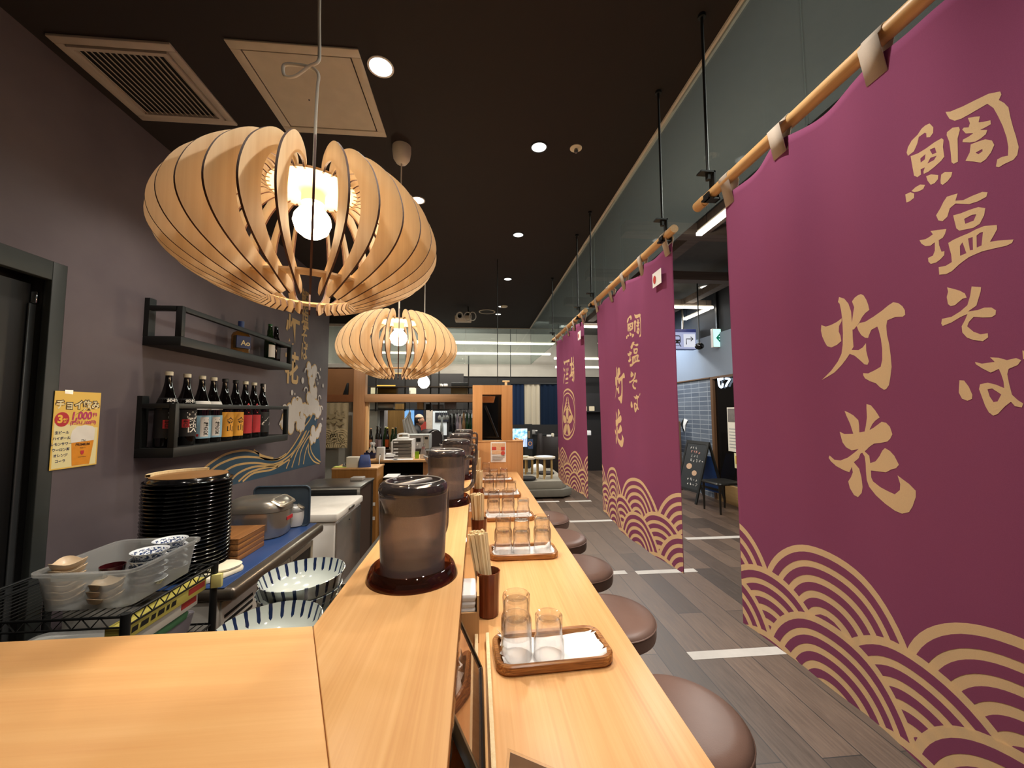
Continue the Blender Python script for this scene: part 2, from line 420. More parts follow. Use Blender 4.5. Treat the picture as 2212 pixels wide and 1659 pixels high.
# ceiling fittings
t = thing('air_vent', 'square beige louvred air vent in the dark ceiling at upper left', 'air vent', (-1.475, 1.845, CEIL))
VB = plain('vent_beige', '#b3a79a', .5); w = .23
obj('frame', gsum([box(-w, w, -w, -w+.035, -.012, 0), box(-w, w, w-.035, w, -.012, 0), box(-w, -w+.035, -w+.035, w-.035, -.012, 0), box(w-.035, w, -w+.035, w-.035, -.012, 0)]), VB, t, bevel=.003)
obj('inner_frame', gsum([box(-.19, .19, -.19, -.175, -.018, 0), box(-.19, .19, .175, .19, -.018, 0), box(-.19, -.175, -.175, .175, -.018, 0), box(.175, .19, -.175, .175, -.018, 0)]), VB, t)
obj('backing', box(-.175, .175, -.175, .175, -.002, 0), DARK, t)
for i in range(15):
    x = -.165+i*.0235
    obj('louvre', box(-.0065, .0065, -.174, .174, -.001, .001).rot(math.radians(30), 'Y').mv(x, 0, -.010), VB, t)
t = thing('access_panel', 'plain cream ceiling access hatch beside the louvred vent', 'access panel', (-.754, 1.84, CEIL))
HB = plain('hatch_cream', '#c9bea9', .55); w = .262
obj('frame', gsum([box(-w, w, -w, -w+.04, -.008, 0), box(-w, w, w-.04, w, -.008, 0), box(-w, -w+.04, -w+.04, w-.04, -.008, 0), box(w-.04, w, -w+.04, w-.04, -.008, 0)]), HB, t, bevel=.002)
obj('hatch', box(-.2165, .2165, -.2165, .2165, -.006, -.001), HB, t)
obj('gap', box(-.222, .222, -.222, .222, -.001, 0), DARK, t)
obj('latch', cyl(.004, -.0075, -.006, 10).mv(-.05, .03, 0), BLACK, t)
LAMPE = emit('downlight_glow', '#fff6e8', 14); LAMPL = emit('downlight_dim', '#f4f2ea', 1.6)
def downlight(x, y, label, bright, r=.045):
    t = thing('downlight', label, 'ceiling light', (x, y, CEIL), group='recessed downlights')
    obj('rim', lathe([(r+.006, 0), (r+.006, -.004), (r-.002, -.004), (r-.004, 0)], 24, False, False), BLACK if not bright else WHITE, t, 40)
    obj('lens', cyl(r-.003, -.002, -.001, 24), LAMPE if bright else LAMPL, t)
downlight(-.42, 1.66, 'bright white downlight beside the cream access hatch', True, .05)
downlight(.35, 2.12, 'pale downlight beside the small sprinkler, centre of ceiling', False)
downlight(.35, 3.24, 'second downlight along the ceiling beyond the sprinkler', False)
downlight(.35, 4.37, 'third small downlight along the ceiling, above the projector', False)
downlight(.35, 5.55, 'fourth small downlight right of the round ceiling speaker', False)
downlight(.33, 6.0, 'fifth small downlight, last in the row by the far glass', False)
downlight(-1.10, 2.14, 'downlight half hidden behind the top of the nearest wooden pendant', True)
downlight(-.42, 2.75, 'downlight behind the right shoulder of the nearest wooden pendant', True)
t = thing('sprinkler_head', 'small cream sprinkler head in the ceiling right of a downlight', 'sprinkler', (.562, 2.11, CEIL))
obj('cover_plate', lathe([(.034, 0), (.034, -.004), (.02, -.007)], 24, False), CREAM, t, 40); obj('nozzle', lathe([(.01, -.007), (.012, -.02), (.006, -.03)], 12), STEEL, t, 40)
p = az(1089, 661, CEIL)
one('smoke_detector', 'tiny cream disc detector on the ceiling above the last downlights', 'detector', lathe([(.05, 0), (.05, -.012), (.035, -.02)], 20, False), CREAM, (p.x, p.y, CEIL), smooth=40)
p = az(1052, 673, CEIL)
t = thing('ceiling_speaker', 'round ceiling speaker ring flush with the dark ceiling', 'speaker', (p.x, p.y, CEIL))
obj('rim', lathe([(.125, 0), (.125, -.008), (.11, -.008), (.108, 0)], 32, False, False), OFFW, t, 40); obj('grille', cyl(.109, -.004, 0, 32), plain('grille_grey', '#2e2b29', .7), t)
p = ay(1003, 686, 5.6)
t = thing('projector', 'small white projector with coiled white cable under the ceiling', 'projector', (p.x, p.y, p.z))
obj('body', box(-.13, .1, -.1, .1, -.055, .01), OFFW, t, bevel=.012)
obj('lens', cyl(.03, 0, .03, 20).rot(PI/2, 'X').mv(-.06, -.09, -.02), BLACKG, t, 40)
obj('bracket', gsum([box(.03, .08, -.02, .02, .01, .06), box(.045, .065, -.01, .01, .06, CEIL-p.z)]), BLACK, t)
obj('cable', gsum([tube([(.05+.05*math.cos(a), -.115, -.015+.065*math.sin(a)) for a in [2*PI*i/20 for i in range(20)]], .007, 6, True),
                   tube([(.12+.045*math.cos(a), -.125, -.01+.06*math.sin(a)) for a in [2*PI*i/20 for i in range(20)]], .007, 6, True),
                   tube([(-.06+.04*math.cos(a), -.118, .0+.045*math.sin(a)) for a in [2*PI*i/20 for i in range(20)]], .012, 6, True)]), WHITE, t, 60)
p = ay(1073.5, 712, 3.9)
one('hanging_cable', 'thin black cable hanging straight down to the wooden end post', 'cable', tube([(p.x, 3.8, 1.81), (p.x, 3.8, CEIL)], .0035, 8), BLACK, smooth=60)

# ================================================================== banner poles, hangers and banners
XB = .86
def d_banner(u, z, ph, amp):
    top = max(0, (z-1.2)/1.1)
    return amp*(math.sin(u*17+ph)+.6*math.sin(u*31+1.3*ph+z*.8))*(.35+.65*top) + .012*math.sin(z*2.2+ph)*math.sin(u*2.8) + .02*(1-top)*math.sin(u*5.5+ph*.7)
LET = '410,1800 424,1792 435,1777 441,1757 441,1731 441,1715 440,1696 440,1675 433,1668 427,1660 416,1649 403,1637 383,1621 350,1605 376,1627 394,1647 405,1664 410,1685 413,1711 414,1744 413,1765 410,1784 406,1789;446,1779 454,1785 464,1788 473,1788 480,1783 486,1772 490,1760 492,1747 481,1743 471,1736 462,1726 454,1720 445,1714 440,1715 441,1731 447,1753 451,1764;360,1743 370,1737 383,1738 399,1742 413,1748 412,1741 404,1731 402,1718 406,1707 407,1694 395,1687 380,1683 370,1688 365,1699 360,1714 358,1729;431,1669 453,1665 466,1669 476,1677 475,1660 477,1649 480,1636 475,1629 467,1631 455,1642 441,1654 426,1661;454,1720 463,1725 479,1724 501,1730 522,1738 535,1745 546,1749 556,1744 563,1736 567,1727 567,1718 562,1715 548,1718 531,1715 528,1704 528,1685 531,1664 532,1641 532,1618 527,1595 523,1581 516,1573 511,1572 502,1578 493,1587 477,1593 465,1600 461,1607 461,1612 475,1610 493,1615 508,1621 513,1635 515,1658 514,1679 511,1697 508,1707 493,1703 486,1693 483,1687 475,1689 465,1697 458,1708;401,1528 411,1524 423,1518 436,1507 437,1495 436,1479 451,1482 456,1495 461,1514 462,1535 463,1543 475,1540 485,1529 495,1514 483,1507 474,1499 465,1486 476,1491 489,1499 499,1505 509,1503 517,1495 521,1480 515,1470 508,1464 492,1460 474,1457 461,1449 446,1437 434,1431 428,1420 414,1409 427,1396 431,1378 432,1356 428,1342 417,1330 407,1333 398,1347 395,1362 403,1373 409,1385 408,1398 400,1384 386,1387 368,1394 356,1404 351,1412 354,1418 365,1409 380,1409 399,1418 417,1431 430,1441 411,1436 397,1442 389,1453 384,1478 396,1473 419,1475 413,1497 404,1518;444,1439 458,1429 459,1413 474,1419 486,1432 494,1444 501,1450 512,1445 521,1436 529,1419 522,1411 511,1407 498,1399 479,1398 459,1397 458,1382 462,1374 480,1365 499,1360 514,1357 526,1368 528,1380 524,1397 534,1391 546,1384 558,1373 557,1361 549,1341 541,1328 526,1321 511,1323 489,1332 466,1345 450,1360 445,1374 445,1392 446,1411 445,1426 439,1434;645,1748 655,1742 664,1736 671,1729 673,1721 667,1721 661,1717 655,1713 648,1713 644,1718 643,1731 646,1740;681,1738 693,1733 692,1726 685,1704 673,1697 686,1696 695,1698 703,1696 708,1690 707,1683 702,1680 692,1682 680,1686 673,1679 670,1672 678,1661 687,1655 696,1655 696,1648 689,1643 677,1647 668,1653 662,1663 662,1674 668,1684 672,1693 661,1690 647,1684 632,1681 630,1686 632,1694 648,1694 662,1700 673,1708 678,1723;651,1581 658,1580 664,1569 668,1555 667,1548 660,1545 652,1549 648,1560 649,1568;676,1610 685,1606 701,1607 696,1615 706,1613 715,1608 725,1610 730,1606 726,1599 716,1594 714,1586 715,1570 717,1553 723,1544 728,1539 726,1533 719,1535 715,1542 708,1535 699,1523 693,1520 688,1525 684,1536 681,1550 678,1564 680,1572 690,1574 700,1570 709,1564 709,1575 707,1587 705,1595 695,1590 685,1598 677,1606|689,1563 695,1564 705,1554 700,1543 695,1542 691,1551;732,1621 737,1618 736,1608 732,1607;742,1624 746,1620 744,1610 741,1610;592,2036 595,2045 603,2053 615,2056 623,2062 630,2063 638,2061 644,2049 643,2039 637,2035 631,2039 631,2047 628,2050 617,2050 613,2039 606,2029 594,2028;599,2024 613,2020 629,2019 644,2020 656,2019 659,2014 657,2002 658,1983 653,1979 641,1975 630,1973 621,1974 621,1979 624,1985 616,1986 616,1976 609,1975 603,1982 601,2002|617,2007 627,2009 625,2000 617,1999|635,2012 644,2010 646,1999 639,2000|629,1989 635,1996 646,1993 641,1988;584,1955 594,1954 601,1947 600,1939 592,1937 585,1938;596,1955 604,1958 613,1958 622,1952 618,1946 608,1947 601,1950;625,1967 634,1965 646,1956 645,1949 639,1945 632,1946 627,1957;649,1944 651,1954 657,1955 668,1948 666,1941 660,1936 652,1934 649,1938;665,2024 673,2026 682,2021 683,2015 679,2002 678,1978 677,1961 671,1961 668,1966 668,1984 667,2005 664,2019;665,2062 672,2057 689,2053 704,2052 719,2051 731,2045 732,2039 729,2032 734,2023 738,2012 739,1996 741,1976 743,1961 745,1941 743,1929 739,1924 730,1923 724,1921 721,1924 723,1935 728,1936 734,1934 735,1948 734,1965 731,1986 727,2006 723,2023 717,2035 707,2034 696,2033 686,2033 677,2036 670,2045 667,2054;694,2028 702,2024 708,2020 706,2011 711,2008 719,2005 719,1998 713,1997 707,1997 715,1991 713,1985 707,1982 701,1981 694,1984 685,1991 686,1995 693,1995 699,1997 690,2003 686,2013 688,2015 694,2011 696,2017;687,1956 693,1967 695,1980 703,1979 712,1977 719,1970 721,1961 717,1951 711,1943 705,1941 696,1949|700,1962 708,1963 708,1959 703,1957;637,1885 645,1894 651,1903 657,1909 673,1906 671,1900 669,1895 680,1890 692,1891 704,1891 710,1887 708,1880 698,1878 687,1879 669,1890 660,1886 655,1873 647,1869 640,1874;664,1871 675,1869 687,1869 698,1868 706,1862 704,1851 698,1839 690,1836 671,1840 667,1846|679,1857 690,1859 695,1857 691,1848 680,1848;604,1853 615,1850 622,1851 629,1853 625,1861 638,1857 652,1852 649,1844 645,1839 638,1838 638,1828 641,1815 646,1814 645,1807 638,1802 630,1799 621,1800 617,1806 617,1813 626,1814 630,1822 631,1837 623,1834 614,1837 607,1845;653,1826 661,1828 671,1829 684,1830 693,1832 703,1833 717,1828 717,1821 712,1811 708,1804 717,1802 733,1797 731,1792 725,1790 713,1791 698,1792 681,1789 667,1782 655,1774 645,1772 634,1775 634,1789 646,1787 656,1790 656,1804 654,1817|669,1796 670,1813 674,1818 678,1797|683,1800 682,1821 688,1821 687,1799|692,1801 693,1821 697,1824 701,1824 698,1802'
CHARS = [[[(int(c.split(',')[0])/1000, int(c.split(',')[1])/1000) for c in ring.split(' ')] for ring in g.split('|')] for g in LET.split(';')]
def clip(poly, ax_, val, sgn):
    out = []
    for i in range(len(poly)):
        a, b = poly[i], poly[(i+1) % len(poly)]
        da, db = (a[ax_]-val)*sgn, (b[ax_]-val)*sgn
        if da >= 0: out.append(a)
        if (da >= 0) != (db >= 0): t = da/(da-db); out.append((a[0]+(b[0]-a[0])*t, a[1]+(b[1]-a[1])*t))
    return out
ZB0, ZB1, BWID = .838, 2.285, 1.085
def strips(polys, du=.015, lo=0.002, hi=BWID-.002, zlo=ZB0+.001):
    """cut flat polygons into narrow upright strips so they follow the folds of the cloth"""
    out = []
    for pl in polys:
        u0, u1 = max(lo, min(p[0] for p in pl)), min(hi, max(p[0] for p in pl))
        if u1 <= u0: continue
        k0, k1 = int(u0/du), int(u1/du)+1
        pl = clip(clip(clip(pl, 0, lo, 1), 0, hi, -1), 1, zlo, 1) if pl else pl
        for k in range(k0, k1+1):
            if len(pl) < 3: break
            q = clip(clip(pl, 0, k*du, 1), 0, (k+1)*du, -1)
            if len(q) < 3: continue
            z0, z1 = min(p[1] for p in q), max(p[1] for p in q)
            for j in range(int(z0/.03), int(z1/.03)+1):
                r = clip(clip(q, 1, j*.03, 1), 1, (j+1)*.03, -1)
                if len(r) >= 3: out.append(r)
    return out
def poly_tris(rings):
    pts, tri = flat(rings); return [[pts[i] for i in t] for t in tri]
def wave_polys():
    lay = []
    R = .222; bands = [(R, .205, 1), (.205, .184, 0), (.184, .168, 1), (.168, .148, 0), (.148, .131, 1), (.131, .111, 0), (.111, .094, 1), (.094, .074, 0)]
    rows = [(.955, [-.09, .31, .71, 1.11]), (.829, [.11, .52, .92]), (.778, [-.09, .31, .71, 1.11]), (.64, [.11, .52, .92])]
    for k, (cz, us) in enumerate(rows):
        gold, pur = [], []
        for cu in us:
            n = 40
            # solid gold fan, then the purple arcs on it
            gold.append([(cu+R*math.cos(PI*(-.12+1.24*i/n)), cz+R*math.sin(PI*(-.12+1.24*i/n))) for i in range(n+1)])
            for r0, r1, c in bands:
                if c: continue
                for i in range(n):
                    a, b = PI*(-.12+1.24*i/n), PI*(-.12+1.24*(i+1)/n)
                    pur.append([(cu+r0*math.cos(a), cz+r0*math.sin(a)), (cu+r0*math.cos(b), cz+r0*math.sin(b))]+([(cu+r1*math.cos(b), cz+r1*math.sin(b)), (cu+r1*math.cos(a), cz+r1*math.sin(a))] if r1 > 0 else [(cu, cz)]))
            if k in (0, 1): pur.append([(cu+(.05, .017)[k]*math.cos(a), cz+(.012, .036)[k]+(.045, .022)[k]*math.sin(a)) for a in [2*PI*i/16 for i in range(16)]])
        lay.append((k, gold, pur))
    return lay
WAVES = wave_polys()
def crest_polys():
    g = []
    cu, cz = .468, 1.50
    def ring(a, b, r1, r2, n=48, h=0):
        for i in range(n):
            p, q = 2*PI*i/n, 2*PI*(i+1)/n
            g.append([(cu+a*math.cos(p), cz+b*math.sin(p)), (cu+a*math.cos(q), cz+b*math.sin(q)), (cu+r1*math.cos(q), cz+h+r2*math.sin(q)), (cu+r1*math.cos(p), cz+h+r2*math.sin(p))])
    ring(.245, .245, .228, .228); ring(.205, .205, .194, .194)
    for a in (90, 90+72, 90-72, 90+144, 90-144):
        x, y = cu+.085*math.cos(math.radians(a)), cz-.075+.085*math.sin(math.radians(a)); ca, sa = math.cos(math.radians(a)), math.sin(math.radians(a))
        g.append([(x+.062*math.cos(t)*ca-.036*math.sin(t)*sa, y+.062*math.cos(t)*sa+.036*math.sin(t)*ca) for t in [2*PI*i/18 for i in range(18)]])
    g.append([(cu+.014*math.cos(t), cz-.075+.014*math.sin(t)) for t in [2*PI*i/10 for i in range(10)]])
    for k in range(5):
        for s in (-1, 1):
            pth = [(cu+s*(.012+.04*q+.012*k*q*3), cz+.165-.028*k-.10*q*q-.03*q) for q in [i/8 for i in range(9)]]
            Lq, Rq = stroke2(pth, [.004+.012*math.sin(PI*i/8) for i in range(9)])
            for i in range(8): g.append([Lq[i], Lq[i+1], Rq[i+1], Rq[i]])
    return g
def text_polys(s, size, cu, cz, shear=.0):
    g = text_geo(s, size, '+Z', cu, cz, 0, bold=.004, shear=shear, sx=.8)
    return [[(g.v[i][0], g.v[i][1]) for i in f] for f in g.f]
def banner(y_far, label, ph, amp, kind):
    t = thing('banner', label, 'banner', (XB, y_far, ZB0), group='purple banners hung beside the counter')
    def pos(u, z, off): return (d_banner(u, z, ph, amp)-off, -u, z-ZB0)
    nu, nz = 108, 60
    V = []; Fc = []
    for k in range(nz+1):
        z = ZB0+(ZB1-ZB0)*k/nz
        for i in range(nu+1):
            u = BWID*i/nu
            sag = -.018*math.sin(PI*((u/BWID*4) % 1))*max(0, (k/nz-.9)/.1)
            p = pos(u, z, 0); V.append((p[0], p[1], p[2]+sag))
    for k in range(nz):
        for i in range(nu): a = k*(nu+1)+i; Fc.append((a, a+1, a+nu+2, a+nu+1))
    c = obj('cloth', Geo(V, Fc), PURPLE, t, 80)
    md = c.modifiers.new('thick', 'SOLIDIFY'); md.thickness = .0004; md.offset = 0
    def deco(name, polys, mat, off, par=t):
        Vv, Ff = [], []
        for q in strips(polys):
            n = len(Vv); Vv += [pos(u, z, off) for u, z in q]; Ff.append(tuple(range(n, n+len(q))))
        return Vv, Ff
    Vv, Ff, Mi = [], [], []
    for k, gold, pur in WAVES:
        for polys, m, off in ((gold, 0, .0006+k*.0005), (pur, 1, .0009+k*.0005)):
            a, b = deco('', polys, None, off); n = len(Vv); Vv += a; Ff += [tuple(i+n for i in f) for f in b]; Mi += [m]*len(b)
    obj('wave_print', Geo(Vv, Ff, Mi), [GOLD, PURPLE], t)
    if kind == 'crest': ps = crest_polys()+text_polys('酒場', .25, .53, 1.89, .12)
    else: ps = [q for rings in CHARS for q in poly_tris(rings)]
    a, b = deco('', ps, None, .0006)
    obj('lettering', Geo(a, b), GOLD, t)
    for i in range(5):
        u = .03+(BWID-.06)*i/4; x0 = d_banner(u, ZB1, ph, amp)
        zt = 2.325-ZB0; a = .022
        L1 = [(x0-.003, ZB1-ZB0-.05), (x0-.02, zt-.01)]+[(-.021*math.cos(q), zt+.021*math.sin(q)) for q in [PI*j/6 for j in range(7)]]+[(x0+.02, zt-.012), (x0+.004, ZB1-ZB0-.045)]
        g = Geo([(x, -u+s*a, z) for x, z in L1 for s in (-1, 1)], [(2*j, 2*j+1, 2*j+3, 2*j+2) for j in range(len(L1)-1)])
        tb = obj('hanging_tab', g, TABW, t, 60); md = tb.modifiers.new('thick', 'SOLIDIFY'); md.thickness = .002
    return t
b1 = banner(1.262, 'nearest purple banner with large gold brush characters, right of the stools', .4, .010, 'text')
b2 = banner(2.735, 'middle purple banner with gold brush characters and a small white flag label', 2.1, .010, 'text')
b3 = banner(4.15, 'farthest purple banner with a round gold crest above the wave print', 4.0, .010, 'crest')
for b, u in ((b2, .98), (b3, .98)):
    g = Geo([(-.012, -u-.045, 2.12-ZB0), (-.012, -u+.045, 2.12-ZB0), (-.012, -u+.045, 2.19-ZB0), (-.012, -u-.045, 2.19-ZB0)], [(0, 1, 2, 3)])
    f = obj('flag_label', g, PAPER, b); f['label'] = 'small white cloth label with a red dot'
    obj('red_dot', Geo([(-.0135, -u+.022+.014*math.cos(a), 2.155-ZB0+.02*math.sin(a)) for a in [2*PI*i/14 for i in range(14)]], [tuple(range(14))]), plain('flag_red', '#b8302a', .8), f)
POLEM = wood('bamboo_pole', '#c99a60', '#deb681', 'Y', 2, .45)
for y0, y1, l in ((-.1, 1.42, 'wooden banner pole carrying the nearest purple banner'), (1.60, 2.86, 'wooden banner pole carrying the middle purple banner'), (3.01, 4.34, 'wooden banner pole carrying the farthest purple banner')):
    one('banner_pole', l, 'pole', tube([(XB, y0, 2.325), (XB, y0+.02, 2.325), (XB, y1-.05, 2.325), (XB, y1-.049, 2.325), (XB, y1-.03, 2.325), (XB, y1, 2.325)], [.0185, .0185, .0185, .0205, .0205, .0205], 14), POLEM, smooth=50, group='poles of the purple banners')
def hanger(y, label):
    t = thing('pole_hanger', label, 'hanger', (XB-.012, y, 2.325), group='black ceiling rods holding the banner poles')
    obj('rod', tube([(0, 0, .085), (0, 0, CEIL-2.325)], .0055, 8), BLACK, t, 60)
    obj('ceiling_cap', cyl(.014, CEIL-2.325-.012, CEIL-2.325, 14), BLACK, t, 40)
    obj('bracket', gsum([box(-.035, .02, -.016, .016, .075, .081), box(.014, .02, -.016, .016, .0, .081), box(-.02, .034, -.016, .016, -.026, -.020), box(.03, .036, -.016, .016, -.026, .0), box(-.012, -.006, -.016, .016, -.026, 0)]), BLACK, t)
    obj('nut', cyl(.010, .052, .075, 6), BLACK, t)
for y, l in ((1.325, 'nearest black ceiling rod, at the far end of the nearest banner pole'), (1.685, 'second black ceiling rod, at the near end of the middle banner pole'), (2.81, 'third black ceiling rod, at the far end of the middle banner pole'),
             (3.20, 'fourth black ceiling rod, at the near end of the farthest banner pole'), (4.30, 'last thin black ceiling rod, at the far end of the farthest banner pole')): hanger(y, l)

# ================================================================== wooden pendant lamps
BULB = emit('bulb_glow', '#ffe2b4', 55); BULBB = emit('bare_bulb_glow', '#ffe6c0', 130)
def pendant(x, y, zc, label, knot):
    t = thing('pendant_lamp', label, 'pendant lamp', (x, y, zc), group='slatted wooden pendant lamps')
    outer = [(.106, .142), (.100, .156), (.104, .174), (.126, .187), (.168, .187), (.217, .169), (.265, .132), (.310, .082), (.336, .030), (.345, -.018), (.334, -.060), (.302, -.100), (.250, -.135), (.195, -.160), (.150, -.178), (.118, -.188)]
    inner = [(.102, -.176), (.108, -.158), (.132, -.146), (.166, -.134), (.204, -.112), (.238, -.080), (.260, -.040), (.267, 0), (.262, .040), (.246, .078), (.220, .110), (.190, .132), (.160, .144), (.134, .148), (.118, .140)]
    outer = [(r*.925, z*.925) for r, z in outer]; inner = [(r*.925, z*.925) for r, z in inner]
    prof = catmull(outer, 4)+catmull(inner, 4)
    pr = prism(prof, -.0022, .0022)
    # faces of the plywood vs laser-darkened edges
    n = len(prof)
    pr.m = [0 if all(i < n for i in f) or all(i >= n for i in f) else 1 for f in pr.f]
    pr = pr.x(Matrix.Rotation(PI/2, 4, 'X'))       # profile plane -> upright
    rib = obj('rib', pr, [BIRCH, EDGE], t)
    N = 32
    for i in range(N):
        if i == 0: r = rib
        else: r = rib.copy(); COL.objects.link(r); r.parent = t
        r.rotation_euler = (0, 0, 2*PI*i/N)
    obj('top_ring', lathe([(.022, .132), (.106, .132), (.106, .138), (.022, .138), (.022, .132)], 40, False, False), BIRCH, t, 30)
    obj('bottom_ring', lathe([(.132, -.136), (.168, -.136), (.168, -.131), (.132, -.131), (.132, -.136)], 40, False, False), BIRCH, t, 30)
    h = obj('lamp_holder', lathe([(.036, .132), (.030, .128), (.028, .122), (.028, .096), (.022, .092)], 24), OFFW, t, 40)
    b = obj('bulb', lathe([(.001, .004), (.022, .009), (.038, .022), (.046, .045), (.043, .062), (.032, .078), (.020, .090), (.0185, .096)], 24), BULB, t, 60)
    zt = CEIL-zc
    if knot:
        zk = az(683, 155, 0).z if False else ay(683, 152, y).z-zc
        path = [(0, 0, .13), (0, 0, .3), (.002, 0, zk-.05), (.004, 0, zk-.015), (-.01, 0, zk+.004), (-.05, 0, zk+.012), (-.085, 0, zk+.008), (-.082, 0, zk-.022), (-.055, 0, zk-.02), (-.02, -.004, zk+.006), (.004, -.006, zk+.02), (.004, 0, zk+.06), (0, 0, zk+.2), (0, 0, zt-.07)]
        obj('cord', tube(catmull(path, 5), .0042, 8), OFFW, t, 60)
    else: obj('cord', tube([(0, 0, .13), (0, 0, zt-.08)], .0042, 8), OFFW, t, 60)
    obj('canopy', lathe([(.008, zt-.10), (.03, zt-.095), (.046, zt-.07), (.052, zt-.03), (.052, zt)], 24), OFFW, t, 50)
    return t
pendant(-.427, 1.035, 1.975, 'nearest big slatted wooden pendant lamp with a knotted white cord', True)
pendant(-.427, 2.185, 1.885, 'second slatted wooden pendant lamp, hanging over the far half of the counter', False)
t = thing('bulb_pendant', 'bare round bulb on a plain white cord below the second wooden pendant', 'pendant lamp', (-.427, 3.24, 1.765))
obj('bulb', lathe([(.001, -.048), (.022, -.043), (.04, -.025), (.047, 0), (.043, .02), (.030, .04), (.019, .055)], 24), BULBB, t, 60)
obj('lamp_holder', cyl(.021, .05, .105, 18), OFFW, t, 40)
obj('cord', tube([(0, 0, .1), (0, 0, CEIL-1.765-.02)], .004, 8), OFFW, t, 60)
obj('canopy', lathe([(.008, CEIL-1.765-.08), (.045, CEIL-1.765-.06), (.05, CEIL-1.765)], 20), OFFW, t, 50)
# ================================================================== the counter
ZR, ZL = 1.15, .96
one('near_counter', 'pale wooden counter top across the foreground at lower left, mitred at the corner', 'counter', prism([(-1.72, .757), (-1.72, .19), (-.0315, .19), (-.2895, .757)], ZR-.035, ZR), COUNTER_X, bevel=.0015)
t = thing('raised_counter', 'raised wooden ledge of the bar carrying the dark water pitchers', 'counter', (0, 0, 0))
obj('top', prism([(-.2885, .757), (-.0305, .19), (-.0305, 3.745), (-.2885, 3.745)], ZR-.035, ZR), COUNTER_Y, t, bevel=.0015)
obj('edge_strip', box(-.0305, -.0285, .19, 3.745, ZR-.034, ZR-.003), clear('edge_acrylic', (.93, .9, .86), (.8, .75, .7), .8), t)
obj('back_panel', box(-.29, -.26, .76, 3.74, .02, ZR-.036), OAKL_Z, t)
obj('partition', box(-.075, -.055, 1.02, 3.74, .02, ZR-.036), OAKL_Z, t)
t = thing('eating_counter', 'lower wooden eating counter with trays of glasses, along the stools', 'counter', (0, 0, 0))
obj('top', box(-.045, .382, -.6, 3.745, ZL-.04, ZL), COUNTER_Y, t, bevel=.002)
obj('front_apron', box(.30, .33, -.6, 3.74, .02, ZL-.041), OAKL_Z, t)
for x in (-.003, .024): obj('rail', box(x, x+.008, .55, 1.02, ZL, ZL+.022), PALEW, t, bevel=.001)
one('steel_gutter', 'narrow steel ledge along the kitchen side of the raised counter', 'ledge', box(-.37, -.2893, 1.15, 3.5, 1.045, 1.06), plain('grey_steel', '#77746f', .35, .8), bevel=.003)

# ------------------------------------------------------------------ pitchers on saucers
SMOKE = clear('smoked_plastic', (.80, .755, .745), (.46, .41, .40), .8, .16, .36, (.42, .385, .385), exp=1.7)
SMOKED = clear('smoked_lid_plastic', (.54, .51, .51), (.19, .175, .175), 1.6, .10, .40, (.125, .113, .115))
WATER = clear('pitcher_water', (.88, .87, .88), (.7, .68, .69), .3, .2, .15, (.30, .28, .29))
AMBER = clear('brown_clear_plastic', (.62, .40, .31), (.30, .15, .10), 1.2, .03, .15, (.12, .05, .032), exp=1.4)
def saucer(loc, label):
    return one('saucer', label, 'saucer', lathe([(.0, .003), (.088, .003), (.092, .006), (.086, .026), (.090, .029), (.0945, .026), (.103, .006), (.104, 0), (.0, 0)], 48, False, False), AMBER, loc, group='brown plastic saucers under the pitchers', smooth=40)
def pitcher(loc, rz, label):
    t = thing('water_pitcher', label, 'pitcher', loc, rz, 'smoked plastic water pitchers')
    obj('jug', lathe([(.0, .0), (.070, .0), (.073, .006), (.0735, .03), (.079, .19), (.0795, .192), (.077, .192), (.0712, .03), (.070, .008), (.0, .006)], 48, False, False), SMOKE, t, 40)
    obj('water', lathe([(.0, .009), (.0695, .009), (.071, .04), (.0725, .058), (.0, .058)], 40, False, False), WATER, t, 40)
    obj('collar', lathe([(.0725, .147), (.0765, .150), (.078, .186), (.0765, .186), (.0745, .152), (.0725, .147)], 48, False, False), SMOKED, t, 40)
    lid = obj('lid', lathe([(.0785, .187), (.0800, .190), (.0800, .198), (.0775, .208), (.0715, .214), (.0655, .2155), (.062, .212), (.060, .206), (.0, .205)], 48, False, False), SMOKED, t, 50)
    obj('grip_bar', box(-.058, .058, -.008, .008, .204, .2135), plain('lid_grip', '#8a8480', .25), lid, bevel=.004)
    obj('rim_highlight', lathe([(.0655, .2155), (.0635, .2165), (.062, .2145)], 48, False, False), plain('rim_grey', '#a29c96', .2), lid, 60)
    sp = obj('spout', loft([[(-.068, -.026, .182), (-.068, .026, .182), (-.07, .018, .140), (-.07, -.018, .140)], [(-.090, -.012, .188), (-.090, .012, .188), (-.080, .008, .158), (-.080, -.008, .158)], [(-.100, -.004, .190), (-.100, .004, .190), (-.088, .003, .172), (-.088, -.003, .172)]]), SMOKE, t, 50)
    obj('handle', tube(catmull([(.074, 0, .178), (.098, 0, .184), (.112, 0, .176), (.116, 0, .155), (.115, 0, .09), (.108, 0, .070), (.092, 0, .052), (.074, 0, .046)], 4), .0085, 10), SMOKED, t, 60)
    return t
PY = [(-.147, .962, 'nearest smoked water pitcher on the raised counter, with a full clear view of its lid', 'nearest brown saucer, under the front pitcher', .95), (-.125, 1.70, 'second smoked water pitcher from the front, its handle to the right', 'second brown saucer from the front, under a pitcher', -.1),
      (-.115, 2.30, 'third smoked water pitcher in the row, seen over the second', 'third brown saucer from the front, under a pitcher', -.15), (-.115, 2.90, 'fourth smoked water pitcher in the row on the raised counter', 'fourth brown saucer from the front, under a pitcher', -.1), (-.11, 3.52, 'farthest smoked water pitcher, beside the wooden end post', 'farthest brown saucer, under the last pitcher', 0)]
for i, (x, y, l, ls, rz) in enumerate(PY):
    saucer((x, y, ZR), ls); pitcher((x, y, ZR+.0035), rz, l)

